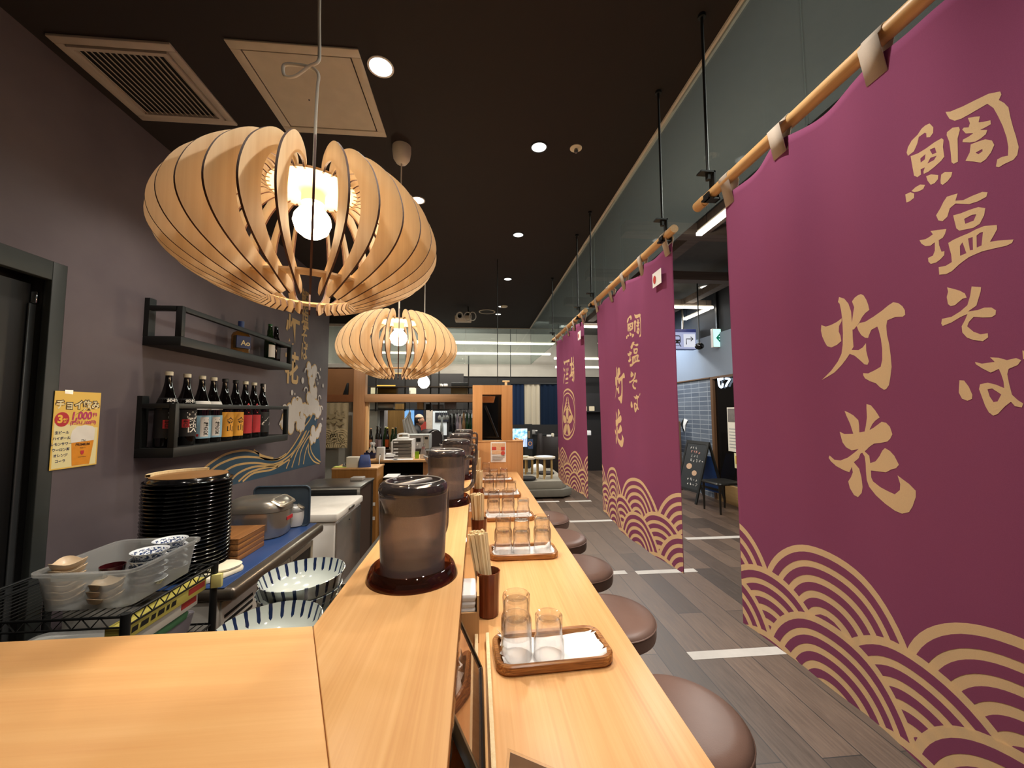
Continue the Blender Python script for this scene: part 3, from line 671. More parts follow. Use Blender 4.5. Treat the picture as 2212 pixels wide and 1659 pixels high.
# ------------------------------------------------------------------ trays, paper, tumblers
def make_tray(loc, rz, label):
    g = loft([rloop(.262, .132, .03, 0), rloop(.270, .140, .034, .006), rloop(.270, .140, .034, .020), rloop(.264, .134, .031, .023), rloop(.246, .116, .024, .021), rloop(.240, .110, .022, .010)])
    return one('wooden_tray', label, 'tray', g, TRAYW, loc, rz, 'wooden trays of glasses', 30)
def make_paper(loc, rz, label, flip):
    nx, ny = 26, 10; V, Fc = [], []
    for j in range(ny+1):
        for i in range(nx+1):
            u, v = i/nx, j/ny
            x = -.118+.236*u; y = -.052+.104*v
            e = max(0, abs(u-.5)-.40)/.10
            z = .0112+.0012*(1+math.sin(u*23+v*7))*.5 + e*e*(.010+.006*math.sin(v*19)+(.016*v if (u > .5) == flip else 0))
            x += e*.006*math.sin(v*26)*(1 if u > .5 else -1); V.append((x, y+.004*math.sin(u*9), z))
    for j in range(ny):
        for i in range(nx): a = j*(nx+1)+i; Fc.append((a, a+1, a+nx+2, a+nx+1))
    o = one('paper_napkin', label, 'napkin', Geo(V, Fc), PAPER, loc, rz, 'paper napkins lining the trays', 60)
    md = o.modifiers.new('thick', 'SOLIDIFY'); md.thickness = .0006
    return o
TPROF = [(.0350, 0), (.0356, .003), (.0352, .034), (.0340, .041), (.0312, .048), (.0304, .054), (.0316, .084), (.0312, .0895), (.0285, .092), (.0255, .090), (.0235, .083), (.0, .081),
         (.0, .0775), (.0265, .0775), (.0285, .073), (.0276, .056), (.0290, .049), (.0320, .041), (.0334, .034), (.0340, .003), (.0350, 0)]
TUMB = lathe(TPROF, 40, False, False)
def tumbler(loc, label, _p=[]):
    if not _p:
        o = one('tumbler', label, 'glass', TUMB, GLASS, loc, 0, 'upturned tumblers on the trays', 40); _p.append(o); return o
    return dup(_p[0], loc, 0, label)
TR = [(.176, .955, .055), (.185, 1.605, .0), (.172, 2.14, .0), (.163, 2.69, 0), (.163, 3.26, .0)]
NM = ['nearest', 'second', 'third', 'fourth', 'farthest']
LAY = [[(-.085, -.018, 2), (-.011, -.026, 1)], [(-.078, -.012, 2), (-.006, -.014, 2), (.078, -.008, 2)], [(-.08, -.01, 2), (-.003, -.006, 2), (.077, -.012, 1)], [(-.077, -.01, 2), (-.002, .0, 2), (.072, -.016, 1)], [(-.085, .01, 2), (-.02, -.02, 1), (.06, .0, 1)]]
COLN = ['left', 'middle', 'right']
for k, (x, y, rz) in enumerate(TR):
    make_tray((x, y, ZL), rz, '%s grained wooden tray of glasses on the eating counter' % NM[k])
    make_paper((x, y, ZL), rz, 'white paper napkin lining the %s wooden tray' % NM[k], k % 2 == 1)
    for j, (dx, dy, n) in enumerate(LAY[k]):
        cx, cy = x+dx*math.cos(rz)-dy*math.sin(rz), y+dx*math.sin(rz)+dy*math.cos(rz)
        pos = COLN[j] if len(LAY[k]) == 3 else ('left', 'right')[j]
        for q in range(n):
            tumbler((cx, cy, ZL+.0128+q*.0475), 'upturned clear tumbler, %s%s on the %s tray' % (('lower of the %s pair,' % pos) if n == 2 and q == 0 else ('upper of the %s pair,' % pos) if n == 2 else 'single at the %s,' % pos, '', NM[k]))

# ------------------------------------------------------------------ chopsticks, napkin boxes, tablet
def chop_holder(x, y, label):
    t = one('chopstick_holder', label, 'chopstick holder', lathe([(.027, 0), (.030, .004), (.031, .06), (.034, .118), (.0345, .120), (.0315, .120), (.0285, .06), (.027, .010), (.0, .010)], 12, True, False), REDW, (x, y, ZL), group='lacquered chopstick holders', smooth=20)
    return t
CS = {}
def sticks(x, y, n, lean, label, group, seed, ztip=.012):
    rnd = random.Random(seed)
    if 'm' not in CS:
        g = loft([[(-.0035, -.0022, 0), (.0035, -.0022, 0), (.0035, .0022, 0), (-.0035, .0022, 0)], [(-.0052, -.003, .205), (.0052, -.003, .205), (.0052, .003, .205), (-.0052, .003, .205)]])
        CS['m'] = None; first = None
    for i in range(n):
        r = .0235*math.sqrt((i+.5)/n); a = i*2.39996
        bx, by = x+r*.75*math.cos(a), y+r*.75*math.sin(a)
        tx, ty = x+lean[0]+r*1.15*math.cos(a), y+lean[1]+r*1.15*math.sin(a)
        d = Vector((tx-bx, ty-by, .2)).normalized()
        if CS['m'] is None:
            o = one('chopsticks', label, 'chopsticks', g, PALEW, group=group); CS['m'] = o
        else:
            o = CS['m'].copy(); COL.objects.link(o); o['label'] = label; o['group'] = group
        q = Vector((0, 0, 1)).rotation_difference(d)
        o.rotation_mode = 'QUATERNION'; o.rotation_quaternion = q @ Matrix.Rotation(rnd.uniform(0, 6), 4, 'Z').to_quaternion()
        o.location = (bx, by, ZL+ztip+rnd.uniform(0, .008))
HOLD = [(.034, 1.15, 'nearest reddish-brown chopstick holder, just behind the nearest tray', 26, (-.030, .03)), (.012, 1.70, 'second reddish-brown chopstick holder, left of the third tray', 36, (-.010, .0)),
        (.012, 2.36, 'third reddish-brown chopstick holder, left of the fourth tray', 12, (.0, .0)), (.008, 2.98, 'fourth reddish-brown chopstick holder, left of the farthest tray', 12, (0, 0)), (.0, 3.55, 'farthest reddish-brown chopstick holder, by the wooden end panel', 12, (0, 0))]
for i, (x, y, l, n, lean) in enumerate(HOLD):
    chop_holder(x, y, l)
    sticks(x, y, n, lean, 'pale disposable chopsticks standing in the %s brown holder' % NM[i], 'chopsticks in the %s holder' % NM[i], i)
def napkin_box(x, y, label, lab2):
    t = thing('napkin_box', label, 'box', (x, y, ZL), group='small wooden boxes of wrapped towels')
    obj('side_panel', box(-.030, -.025, -.06, .06, 0, .072), PALEW, t); obj('side_panel', box(.022, .028, -.06, .06, 0, .112), OAKL_Z, t)
    obj('end_panel', box(-.025, .022, -.06, -.054, 0, .072), OAKL_Z, t); obj('end_panel', box(-.025, .022, .054, .06, 0, .072), OAKL_Z, t); obj('bottom', box(-.025, .022, -.054, .054, 0, .006), OAKL_Z, t)
    for k in range(7):
        one('wrapped_towel', lab2, 'towel', loft([rloop(.040, .104, .006, 0, 3), rloop(.044, .106, .008, .006, 3), rloop(.044, .106, .008, .010, 3), rloop(.038, .1, .006, .0145, 3)]), PAPER, (x-.0015+random.uniform(-.001, .001), y, ZL+.0065+k*.015), random.uniform(-.01, .01), lab2, 50)
napkin_box(-.020, 1.075, 'wooden towel box beside the nearest chopstick holder', 'white wrapped towel in the box beside the nearest chopstick holder')
napkin_box(-.024, 2.06, 'wooden towel box between the second and third chopstick holders', 'white wrapped towel in the box between the second and third holders')
napkin_box(-.026, 2.68, 'wooden towel box between the third and fourth chopstick holders', 'white wrapped towel in the box between the third and fourth holders')
# ordering tablet leaning on the ledge
A, B, Cc = Vector((-.052, .905, 1.108)), Vector((.0125, .905, .9665)), Vector((.0125, .625, .9665))
ux = (Cc-B).normalized(); uy = (A-B).normalized(); uz = ux.cross(uy)
if uz.x < 0: uz = -uz
t = thing('tablet', 'black framed tablet leaning under the raised ledge beside the nearest tray', 'tablet', tuple(B))
M3 = Matrix((ux, uy, uz)).transposed().to_4x4(); Wd, Hd = .28, .156
def onp(g): return g.x(M3)
obj('bezel', onp(prism([[(a+Wd/2, b+Hd/2) for a, b in rrect(Wd, Hd, .008)], [(a+Wd/2, b+Hd/2) for a, b in rrect(Wd-.02, Hd-.02, .003)]], -.010, .004)), plain('tablet_black', '#151617', .3), t, bevel=.001)
obj('screen', onp(box(.0095, Wd-.0095, .0095, Hd-.0095, -.004, .0005)), plain('tablet_screen', '#a07a5c', .03, .75, var=0), t)
obj('case_back', onp(box(.004, Wd-.004, .004, Hd-.004, -.0095, -.0045)), BLACK, t)
t = thing('card_stand', 'clear acrylic card stand at the front edge of the eating counter', 'card stand', (.075, .60, ZL), -.55)
obj('panel', prism([(-.04, 0), (.04, 0), (.04, .06), (-.04, .06)], -.001, .001).rot(PI/2-.25, 'X'), ACRY, t); obj('foot', box(-.04, .04, -.0, .04, 0, .002), ACRY, t)
obj('card', prism([(-.036, .004), (.036, .004), (.036, .056), (-.036, .056)], -.0022, -.0014).rot(PI/2-.25, 'X'), plain('card_tan', '#cfae90', .7), t)
one('folded_cloth', 'crumpled white cloth tucked under the raised ledge at the bottom edge', 'cloth', sphere(.02, (0, 0, .015), 14, 1.1), PAPER, (-.025, .60, ZL), smooth=60)

# ------------------------------------------------------------------ stools
SEATM = plain('brown_leather', '#6b5349', .42, spec=.4, var=.06, scale=30, bump=.12, bs=260)
def make_stool(loc, label):
    t = thing('bar_stool', label, 'stool', loc, 0, 'round brown bar stools')
    obj('seat', lathe([(.0, .687), (.08, .687), (.14, .685), (.170, .680), (.183, .671), (.188, .662), (.1895, .658), (.1885, .655), (.189, .62), (.186, .606), (.176, .602), (.0, .602)], 48, False, False), SEATM, t, 50)
    obj('piping', lathe([(.188+.0035*math.cos(a), .6575+.0035*math.sin(a)) for a in [2*PI*i/8 for i in range(9)]], 48, False, False), SEATM, t, 60)
    obj('column', cyl(.028, .02, .602, 20), STEEL, t, 40); obj('base', lathe([(.19, 0), (.19, .01), (.06, .022), (.03, .03)], 40), BLACK, t, 40)
    obj('footrest', tube([(.13*math.cos(2*PI*i/24), .13*math.sin(2*PI*i/24), .25) for i in range(24)], .009, 8, True)+box(-.13, .13, -.008, .008, .244, .256), STEEL, t, 60)
    return t
sl = ['nearest round brown bar stool, cut off by the counter at the bottom', 'second round brown bar stool from the front', 'third round brown bar stool from the front', 'fourth round brown bar stool from the front', 'farthest round brown bar stool at the counter']
st = make_stool((.56, 1.12, 0), sl[0])
for y, l in zip((1.685, 2.2, 2.715, 3.225), sl[1:]): dup(st, (.56, y, 0), 0, l)
# ------------------------------------------------------------------ pale marks inlaid across the floor
TAPE = plain('pale_floor_inlay', '#b9b3ab', .5)
for i, (x0, x1, y, l) in enumerate([(1.33, 2.0, 2.46, 'pale floor strip nearest the camera, beneath the nearest banner'), (1.51, 2.1, 3.72, 'pale floor strip beneath the near edge of the middle banner'), (.98, 1.42, 3.74, 'pale floor strip between the third stool and the aisle'),
                                    (1.29, 1.98, 5.48, 'pale floor strip seen between the stools and the middle banner'), (2.5, 3.4, 4.62, 'pale floor strip between the middle and nearest banners'), (1.0, 1.4, 6.70, 'pale floor strip in front of the raised platform'), (1.50, 1.95, 6.68, 'pale floor strip beneath the farthest banner'), (2.3, 2.9, 7.0, 'pale floor strip beyond the gap between the far banners')]):
    one('floor_strip', l, 'floor marking', box(x0, x1, y-.04, y+.04, 0, .0015), TAPE, group='pale strips laid across the floor')
# ================================================================== left wall: shelves, bottles, poster, mural
SHM = plain('shelf_black', '#161817', .5, var=.05)
ZS1, ZS2 = 1.885, 1.295
def open_shelf(zb, zt, y0, y1, label):
    t = thing('wall_shelf', label, 'shelf', (XW, y0, zb), group='black box shelves on the dark wall')
    L, D, H, th = y1-y0, .19, zt-zb, .026
    obj('shelf_board', box(0, D, 0, L, 0, .050), SHM, t, bevel=.002)
    obj('wall_upright', box(0, .025, 0, .045, .050, H+.04), SHM, t); obj('wall_upright', box(0, .025, L-.045, L, .050, H+.02), SHM, t)
    obj('wall_rail', box(0, .018, .045, L-.045, H-.03, H), SHM, t) if zb < 1.6 else None
    for yy in (0, L-th): obj('end_frame', gsum([box(D-th-.006, D, yy, yy+th, .050, H), box(.025, D-th, yy, yy+th, H-th, H)]), SHM, t, bevel=.001)
    obj('front_rail', box(D-th, D, th, L-th, H-th, H), SHM, t, bevel=.001)
    return t
open_shelf(ZS1, 2.10, 2.225, 3.49, 'upper black box shelf on the dark wall with three bottles')
open_shelf(ZS2, 1.577, 2.215, 3.465, 'lower black box shelf on the dark wall with a row of tall bottles')
BOTM = clear('dark_bottle_glass', (.05, .03, .025), (.02, .012, .01), 1.5, .04, .35, (.012, .008, .008))
GREENB = clear('green_bottle_glass', (.10, .26, .06), (.03, .07, .02), 1.5, .04, .25, (.03, .09, .02))
def bottle_geo(H, R, neck=.015, sh=.62, fl=.80):
    return lathe([(0, 0), (R-.006, 0), (R, .008), (R, H*(sh-.14)), (R*.96, H*(sh-.06)), (R*.80, H*sh), (R*.52, H*(sh+.10)), (neck*1.35, H*fl), (neck*1.1, H*.87), (neck, H*.93), (neck, H*.965)], 28, False)
def wrap(R, z0, z1, a0, a1, n=14):
    V, Fc = [], []
    for i in range(n+1):
        a = a0+(a1-a0)*i/n; V += [(R*math.cos(a), R*math.sin(a), z0), (R*math.cos(a), R*math.sin(a), z1)]
    return Geo(V, [(2*i, 2*i+2, 2*i+3, 2*i+1) for i in range(n)])
def wrap_text(s, size, R, a, z, sx=1.0, vertical=True):
    g = text_geo(s, size, '+Z', 0, z, 0, vertical=vertical, bold=.0008, sx=sx)
    return Geo([(R*math.cos(a+p[0]/R), R*math.sin(a+p[0]/R), p[1]) for p in g.v], g.f)
BP = []
def bottle(loc, H, R, label, glass, cap, capm, labels, group):
    t = thing('bottle', label, 'bottle', loc, 0, group)
    obj('glass', bottle_geo(H, R), glass, t, 50)
    BP.clear()
    n = .0165 if H > .35 else .0145
    obj('cap', lathe([(n, H*.945), (n+.0015, H*.948), (n+.0015, H*.995), (n-.001, H)], 20), capm, t, 40)
    for q in labels:
        nm, z0, z1, w, m = q[:5]; rr = q[6] if len(q) > 6 else R+.0006
        o = obj(nm, wrap(rr, z0, z1, -w, w), m, t, 60); BP.append(o)
        for (s, sz, a, z, tm) in (q[5] if len(q) > 5 else []):
            obj('lettering', wrap_text(s, sz, rr+.0006, a, z), tm, o)
    return t
INK = plain('black_ink', '#15130f', .7); WINK = plain('white_ink', '#ece8e0', .7); REDL = plain('red_label', '#b5262c', .6); BLUL = plain('blue_label', '#8cb6cc', .6)
YELL = plain('amber_label', '#dc9c2e', .6); BLKL = plain('black_label', '#141315', .6); WHL = plain('white_label', '#dcd8d2', .6)
GB = 'tall bottles along the lower wall shelf'
xB = XW+.105; zB = ZS2+.0505; AV = -.55
bp = [2.275, 2.41, 2.535, 2.64, 2.755, 2.87, 2.985, 3.095, 3.215]
for i, y in enumerate(bp):
    loc = (xB, y, zB)
    if i < 2:
        L = [('body_label', .05, .20, 1.9, BLKL, [('豪快', .062, .15, .125, WINK)]), ('red_seal', .10, .145, .32, REDL, [('辛口', .020, 0, .122, BLKL)], .0535)]
        b = bottle(loc, .405, .052, ('first', 'second')[i]+' bottle from the left on the lower shelf, white brush letters on black', BOTM, 0, CREAM, L, GB)
        sh = obj('shoulder_band', lathe([(.0475, .228), (.0385, .262)], 28, False, False), BLKL, b, 50); obj('lettering', wrap_text('松竹', .026, .0455, -.1, .243, 1.0, False), WINK, sh)
        BP[0].rotation_euler.z = AV+.1; BP[1].rotation_euler.z = AV-.35; sh.rotation_euler.z = AV+.2
    elif i < 4:
        b = bottle(loc, .405, .052, ('third', 'fourth')[i-2]+' bottle from the left on the lower shelf, pale blue label and white neck label', BOTM, 0, CREAM, [('body_label', .03, .165, 1.05, BLUL)], GB)
        o = obj('label_panel', wrap(.0530, .04, .155, -.42, .42), WHL, BP[0], 60); obj('lettering', wrap_text('一粒の麦', .027, .0537, .12, .098), INK, o)
        obj('red_mark', wrap(.0534, .042, .056, -.85, -.55), REDL, BP[0])
        s2 = obj('shoulder_label', Geo([(r*math.cos(a), r*math.sin(a), z) for a in [-1.1+2.2*j/12 for j in range(13)] for r, z in ((.0528, .198), (.0526, .214), (.0510, .228), (.0428, .2515))], [(4*j+q, 4*j+4+q, 4*j+5+q, 4*j+1+q) for j in range(12) for q in range(3)]), WHL, b, 60)
        BP[0].rotation_euler.z = AV; s2.rotation_euler.z = AV
    elif i < 6:
        b = bottle(loc, .405, .052, ('fifth', 'sixth')[i-4]+' bottle from the left on the lower shelf, amber label with black letters', BOTM, 0, BLACK, [('body_label', .025, .185, 1.0, YELL, [('金山', .05, .30, .10, INK)])], GB)
        BP[0].rotation_euler.z = AV
    elif i < 8:
        b = bottle(loc, .405, .052, ('seventh', 'eighth')[i-6]+' bottle from the left on the lower shelf, red diamond label', BOTM, 0, CREAM, [('body_label', .035, .165, .62, REDL), ('diamond_label', .19, .23, .3, REDL)], GB)
        BP[0].rotation_euler.z = AV
        dm = BP[1]; me = dm.data
        V = [(.0528*math.cos(a), .0528*math.sin(a), z) for a, z in ((-.42, .215), (0, .175), (.42, .215))]+[(.0455, 0, .25)]
        obj('diamond', Geo(V, [(0, 1, 2, 3)]), REDL, b).rotation_euler.z = AV; bpy.data.objects.remove(dm)
    else:
        b = bottle(loc, .405, .050, 'ninth and last tall bottle on the lower shelf, white stroke label', BOTM, 0, BLACK, [('body_label', .03, .185, 1.2, BLKL, [('乙', .085, .2, .11, WINK)]), ('neck_strip', .34, .40, .5, WHL, [], .0185)], GB)
        BP[0].rotation_euler.z = AV
GU = 'bottles on the upper wall shelf'
zU = ZS1+.0505
t = thing('bottle', 'square whisky bottle with a dark blue label on the upper shelf', 'bottle', (xB, 2.90, zU), AV, GU)
WH = clear('whisky_glass', (.80, .52, .18), (.35, .2, .05), 1.3, .03, .15, (.5, .3, .08))
obj('glass', loft([rloop(.10, .075, .02, 0), rloop(.10, .075, .02, .13), rloop(.085, .06, .02, .15), rloop(.04, .036, .0179, .165), rloop(.034, .034, .0169, .18)], True, False).rot(PI/2), WH, t, 40)
obj('cap', cyl(.019, .175, .232, 20), plain('blue_cap', '#1f3468', .4), t, 40)
o = obj('body_label', box(-.0005, .0402, -.046, .046, .04, .125), plain('navy_label', '#1b2550', .5), t); obj('lettering', text_geo('Ao', .05, '+X', .012, .075, .0408, bold=.001), plain('gold_ink', '#d9c48a', .4), o)
b = bottle((xB+.0, 3.29, zU), .30, .038, 'green bottle with a white label near the far end of the upper shelf', GREENB, 0, plain('green_cap', '#1d5a22', .4), [('body_label', .03, .13, .95, WHL)], GU); BP[0].rotation_euler.z = AV+.25
bottle((xB+.0, 3.385, zU), .30, .036, 'dark wine bottle at the far end of the upper shelf', BOTM, 0, BLACK, [('body_label', .03, .12, .8, BLKL)], GU)

# poster
PX = XW+.0035
q = [ax(120, 845, PX), ax(219, 850, PX), ax(205, 1003, PX), ax(105, 1015, PX)]
pc = sum(q, Vector())/4; PW, PH = .203, .331
t = thing('poster', 'yellow drink poster with a beer glass taped to the dark wall', 'poster', (PX, pc.y, pc.z))
PYEL = plain('poster_yellow', '#efc45a', .55, var=.03); PCRM = plain('poster_cream', '#efe2a8', .55, var=.03)
obj('sheet', Geo([(x, a, b) for x in (0, .0015) for a, b in ((-PW/2, -PH/2), (PW/2, -PH/2), (PW/2, PH/2), (-PW/2, PH/2))], [(0, 3, 2, 1), (4, 5, 6, 7), (0, 1, 5, 4), (1, 2, 6, 5), (2, 3, 7, 6), (3, 0, 4, 7)]), PYEL, t)
obj('lower_panel', shape2([(-.095, -.16), (.095, -.16), (.095, .005), (-.095, .03)], '+X', .0018), PCRM, t)
obj('headline', text_geo('チョイ飲み', .042, '+X', 0, .105, .0024, bold=.0042, sx=.92), plain('poster_brown', '#4a2c1a', .6), t)
obj('headline', text_geo('チョイ飲み', .042, '+X', 0, .105, .0028, bold=.0010, sx=.92), plain('poster_pale', '#f3e3b0', .6), t)
obj('price_badge', shape2(disc2(-.066, .045, .030, .031), '+X', .0022), plain('poster_red', '#c02c38', .6), t)
obj('lettering', text_geo('3', .046, '+X', -.074, .045, .0028, bold=.002), plain('poster_gold', '#f4c448', .6), t); obj('lettering', text_geo('杯', .020, '+X', -.053, .038, .0028, bold=.001), plain('poster_gold', '#f4c448', .6), t)
PINK = plain('poster_magenta', '#c03a6a', .6)
obj('price_lettering', text_geo('1,000', .046, '+X', .015, .058, .0026, bold=.0016, shear=.15, sx=.92), PINK, t); obj('price_lettering', text_geo('円', .020, '+X', .078, .062, .0026, bold=.0008), PINK, t)
obj('price_lettering', text_geo('(税込1,100円)', .020, '+X', .026, .028, .0026, bold=.0006, shear=.1), PINK, t)
for k, s in enumerate(['生ビール', 'ハイボール', 'レモンサワー', 'ウーロン茶', 'オレンジ', 'コーラ']):
    obj('menu_lettering', text_geo(s, .0145, '+X', -.062, -.012-.024*k, .0024, bold=.0004), plain('poster_navy', '#2a2c55', .6), t)
obj('beer_glass', shape2([(-.012, -.158), (.066, -.158), (.080, -.058), (.082, -.02), (-.022, -.02), (-.02, -.06)], '+X', .0021), plain('beer_amber', '#e2901c', .5, var=.2, scale=30), t)
obj('beer_foam', shape2([(-.022, -.058), (.081, -.052), (.083, .0), (.070, .012), (.035, .018), (.0, .012), (-.020, -.005), (-.026, -.03)], '+X', .0025), plain('beer_foam', '#ece6da', .6), t)
obj('glass_lettering', text_geo('The', .014, '+X', .030, -.050, .003, shear=.3), INK, t); obj('glass_lettering', text_geo('PREMIUM', .0155, '+X', .030, -.068, .003, bold=.0004), plain('poster_brown', '#4a2c1a', .6), t)
obj('glass_lettering', text_geo("MALT'S", .008, '+X', .030, -.083, .003), plain('poster_brown', '#4a2c1a', .6), t)
obj('crest_mark', shape2([(.022, -.095), (.038, -.095), (.037, -.108), (.030, -.114), (.023, -.108)], '+X', .003), plain('poster_red', '#c02c38', .6), t); obj('crest_line', shape2([(.012, -.122), (.048, -.122), (.048, -.1235), (.012, -.1235)], '+X', .003), INK, t)
obj('tape', shape2([(-.062, PH/2-.010), (-.028, PH/2-.012), (-.028, PH/2+.006), (-.062, PH/2+.006)], '+X', .0022), plain('clear_tape', '#e8e2d8', .15), t)

# wave mural painted on the wall
MX = XW+.0015
def wp(x, y): p = ax(x, y, MX); return (p.y, p.z)
t = thing('wave_mural', 'painted mural of a foaming blue wave with gold lettering on the dark wall', 'mural', (MX, 0, 0))
GOLDL = plain('mural_gold', '#c9a56c', .6); TEAL = plain('mural_teal', '#28465c', .6, var=.1, scale=6); FOAM = plain('mural_foam', '#cfc6bf', .6, var=.05)
SMUD = plain('wall_dark_band', '#3f2f31', .6)
obj('sea', shape2([wp(*p) for p in ((432, 1020), (455, 1003), (480, 986), (515, 975), (545, 972), (570, 984), (598, 990), (622, 975), (640, 955), (655, 935), (662, 905), (676, 880), (688, 900), (680, 930), (690, 952), (693, 1000), (640, 1013), (580, 1028), (500, 1048), (486, 1050), (484, 1030), (470, 1022))], '+X', .0), TEAL, t)
gl = [[(432, 1020), (455, 1000), (490, 980), (530, 973), (560, 980)], [(448, 1022), (475, 1002), (515, 988), (555, 988), (590, 994), (615, 985), (634, 962), (650, 935)], [(478, 1022), (510, 1005), (550, 1000), (590, 1003), (618, 990), (640, 968), (660, 932)],
      [(490, 1048), (515, 1022), (550, 1008), (590, 1006), (612, 998)], [(515, 1040), (540, 1020), (575, 1010), (600, 1008)], [(524, 1040), (548, 1022), (585, 1015), (605, 1005), (628, 990)], [(618, 1012), (630, 985), (650, 955), (662, 930)], [(630, 1010), (642, 975), (660, 945), (668, 930)],
      [(645, 1005), (650, 975), (662, 950), (672, 938)], [(655, 1003), (660, 975), (668, 955), (676, 948)], [(668, 950), (666, 975), (676, 995), (690, 1002)], [(672, 945), (671, 970), (680, 988), (692, 998)], [(560, 985), (575, 992), (598, 992), (618, 980)], [(548, 972), (566, 984), (590, 990)], [(640, 915), (650, 905), (655, 890)], [(648, 925), (660, 905), (668, 885)], [(655, 925), (668, 908), (676, 892)], [(668, 818), (674, 830), (676, 842)], [(674, 812), (680, 826), (680, 845)]]
obj('wave_lines', gsum([strokeg(catmull([wp(*p) for p in q], 6), .016, '+X', .0012) for q in gl]), GOLDL, t)
rnd = random.Random(5)
def blobs(cx, cy, rx, ry, n, rr):
    out = []
    for i in range(n):
        a = rnd.uniform(0, 2*PI); k = math.sqrt(rnd.random()); x, y = cx+rx*k*math.cos(a), cy+ry*k*math.sin(a)
        c = wp(x, y); r = rr*rnd.uniform(.6, 1.25)
        out.append((c, r))
    return out
fb = blobs(672, 805, 9, 20, 14, .045)+blobs(671, 850, 11, 16, 12, .05)+blobs(676, 882, 14, 16, 16, .055)+blobs(640, 884, 18, 14, 16, .055)+blobs(622, 912, 12, 14, 12, .05)+blobs(648, 910, 8, 18, 9, .045)+blobs(680, 928, 10, 12, 10, .045)+blobs(674, 946, 8, 8, 6, .03)
for i, (c, r) in enumerate(fb):
    fo = obj('foam', shape2(disc2(c[0], c[1], r, r, 14), '+X', .0050+i*.00002), FOAM, t)
    obj('foam_outline', shape2(disc2(c[0], c[1], r+.012, r+.012, 14), '+X', .0020+i*.00002), GOLDL, fo)
def curl(x, y, s, f): c = wp(x, y); return strokeg([(c[0]+f*s*(1-.06*i)*math.cos(i*.42), c[1]+s*(1-.06*i)*math.sin(i*.42)) for i in range(11)], [.020-.001*i for i in range(11)], '+X', .0078)
for x, y, s, f in ((662, 806, .06, -1), (684, 812, .05, 1), (660, 846, .055, -1), (688, 862, .05, 1), (692, 885, .05, 1), (662, 890, .05, -1), (614, 886, .06, -1), (640, 866, .05, 1), (608, 918, .05, -1), (690, 922, .045, 1)): obj('foam_curl', curl(x, y, s, f), FOAM, t)
obj('spray', gsum([shape2(disc2(*wp(x, y), s, s*1.1, 12), '+X', .004) for x, y, s in ((653, 822, .03), (630, 848, .025), (636, 851, .012), (690, 815, .018), (697, 833, .022), (686, 828, .014), (691, 798, .016), (659, 798, .014), (684, 820, .012), (695, 905, .014), (680, 905, .016))]), FOAM, t)
for s, (px, py), sz in (('灯', (632, 722), .24), ('花', (630, 800), .24)): c = wp(px, py); obj('gold_lettering', text_geo(s, sz*1.35, '+X', c[0], c[1], .002, bold=.008, sx=.9), GOLDL, t)
for s, (px, py), sz in (('鯛', (659, 652), .17), ('塩', (659, 692), .17), ('そ', (657, 728), .15), ('ば', (657, 762), .15)): c = wp(px, py); obj('gold_lettering', text_geo(s, sz*1.3, '+X', c[0], c[1], .002, bold=.004, sx=.8), GOLDL, t)

# ================================================================== kitchen behind the counter
GREYM = plain('fridge_grey', '#c6c2ba', .4); BLUEV = plain('blue_vinyl', '#27406f', .35, var=.1, scale=8)
t = thing('counter_fridge', 'low two-door counter fridge with a blue-covered steel top against the dark wall', 'refrigerator', (-1.36, 1.80, 0))
obj('body', box(-.30, .290, 0, .94, .08, .74), GREYM, t, bevel=.004)
obj('worktop', box(-.31, .362, -.012, .955, .742, .798), plain('worktop_steel', '#7d7469', .3, .8), t, bevel=.02, seg=3)
obj('blue_cover', box(-.30, .315, -.004, .95, .795, .802), BLUEV, t, bevel=.003)
obj('machine_panel', box(.290, .300, .01, .28, .10, .735), GREYM, t, bevel=.003)
gr = obj('vent_grille', gsum([box(.3000, .3025, .03, .24, .55+.028*k, .562+.028*k) for k in range(5)]), DARK, t)
obj('control_panel', box(.3000, .304, .06, .2, .30, .45), BLACK, t, bevel=.002)
for y0 in (.30, .62):
    d = obj('glass_door', gsum([box(.290, .304, y0, y0+.03, .12, .70), box(.290, .304, y0+.28, y0+.31, .12, .70), box(.290, .304, y0+.03, y0+.28, .12, .15), box(.290, .304, y0+.03, y0+.28, .67, .70)]), plain('door_beige', '#b8b09c', .4), t, bevel=.002)
    obj('pane', box(.294, .297, y0+.03, y0+.28, .15, .67), clear('fridge_pane', (.35, .33, .3), (.2, .2, .2), 1.2, .05, .3, (.12, .09, .05)), d)
obj('toe_kick', box(-.28, .27, .02, .92, 0, .08), BLACK, t)
# stack of lacquer trays
TG = lathe([(0, .004), (.140, .004), (.146, .007), (.152, .0215), (.160, .0238), (.165, .0228), (.1675, .0200), (.1665, .0172), (.157, .0160), (.150, .002), (.146, 0), (0, 0)], 56, False, False)
t0 = None
for k in range(26):
    z = .803+k*.0164; l = 'black round lacquer tray in the tall stack by the rice cooker'
    dx, dy = random.uniform(-.0015, .0015), random.uniform(-.0015, .0015)
    if k == 25:
        t = thing('lacquer_tray', 'topmost lacquer tray of the tall stack, turned brown side up', 'tray', (-1.33+dx, 1.985+dy, z+.026), 0, 'round trays in the tall stack')
        obj('body', TG.x(Matrix.Scale(-1, 4, (0, 0, 1))), BLACKG, t, 40); obj('brown_base', cyl(.1455, .0002, .002, 48), plain('tray_brown', '#8a6238', .4), t)
    elif t0 is None: t0 = one('lacquer_tray', l, 'tray', gsum([TG]), BLACKG, (-1.33+dx, 1.985+dy, z), 0, 'round trays in the tall stack', 40)
    else: dup(t0, (-1.33+dx, 1.985+dy, z))
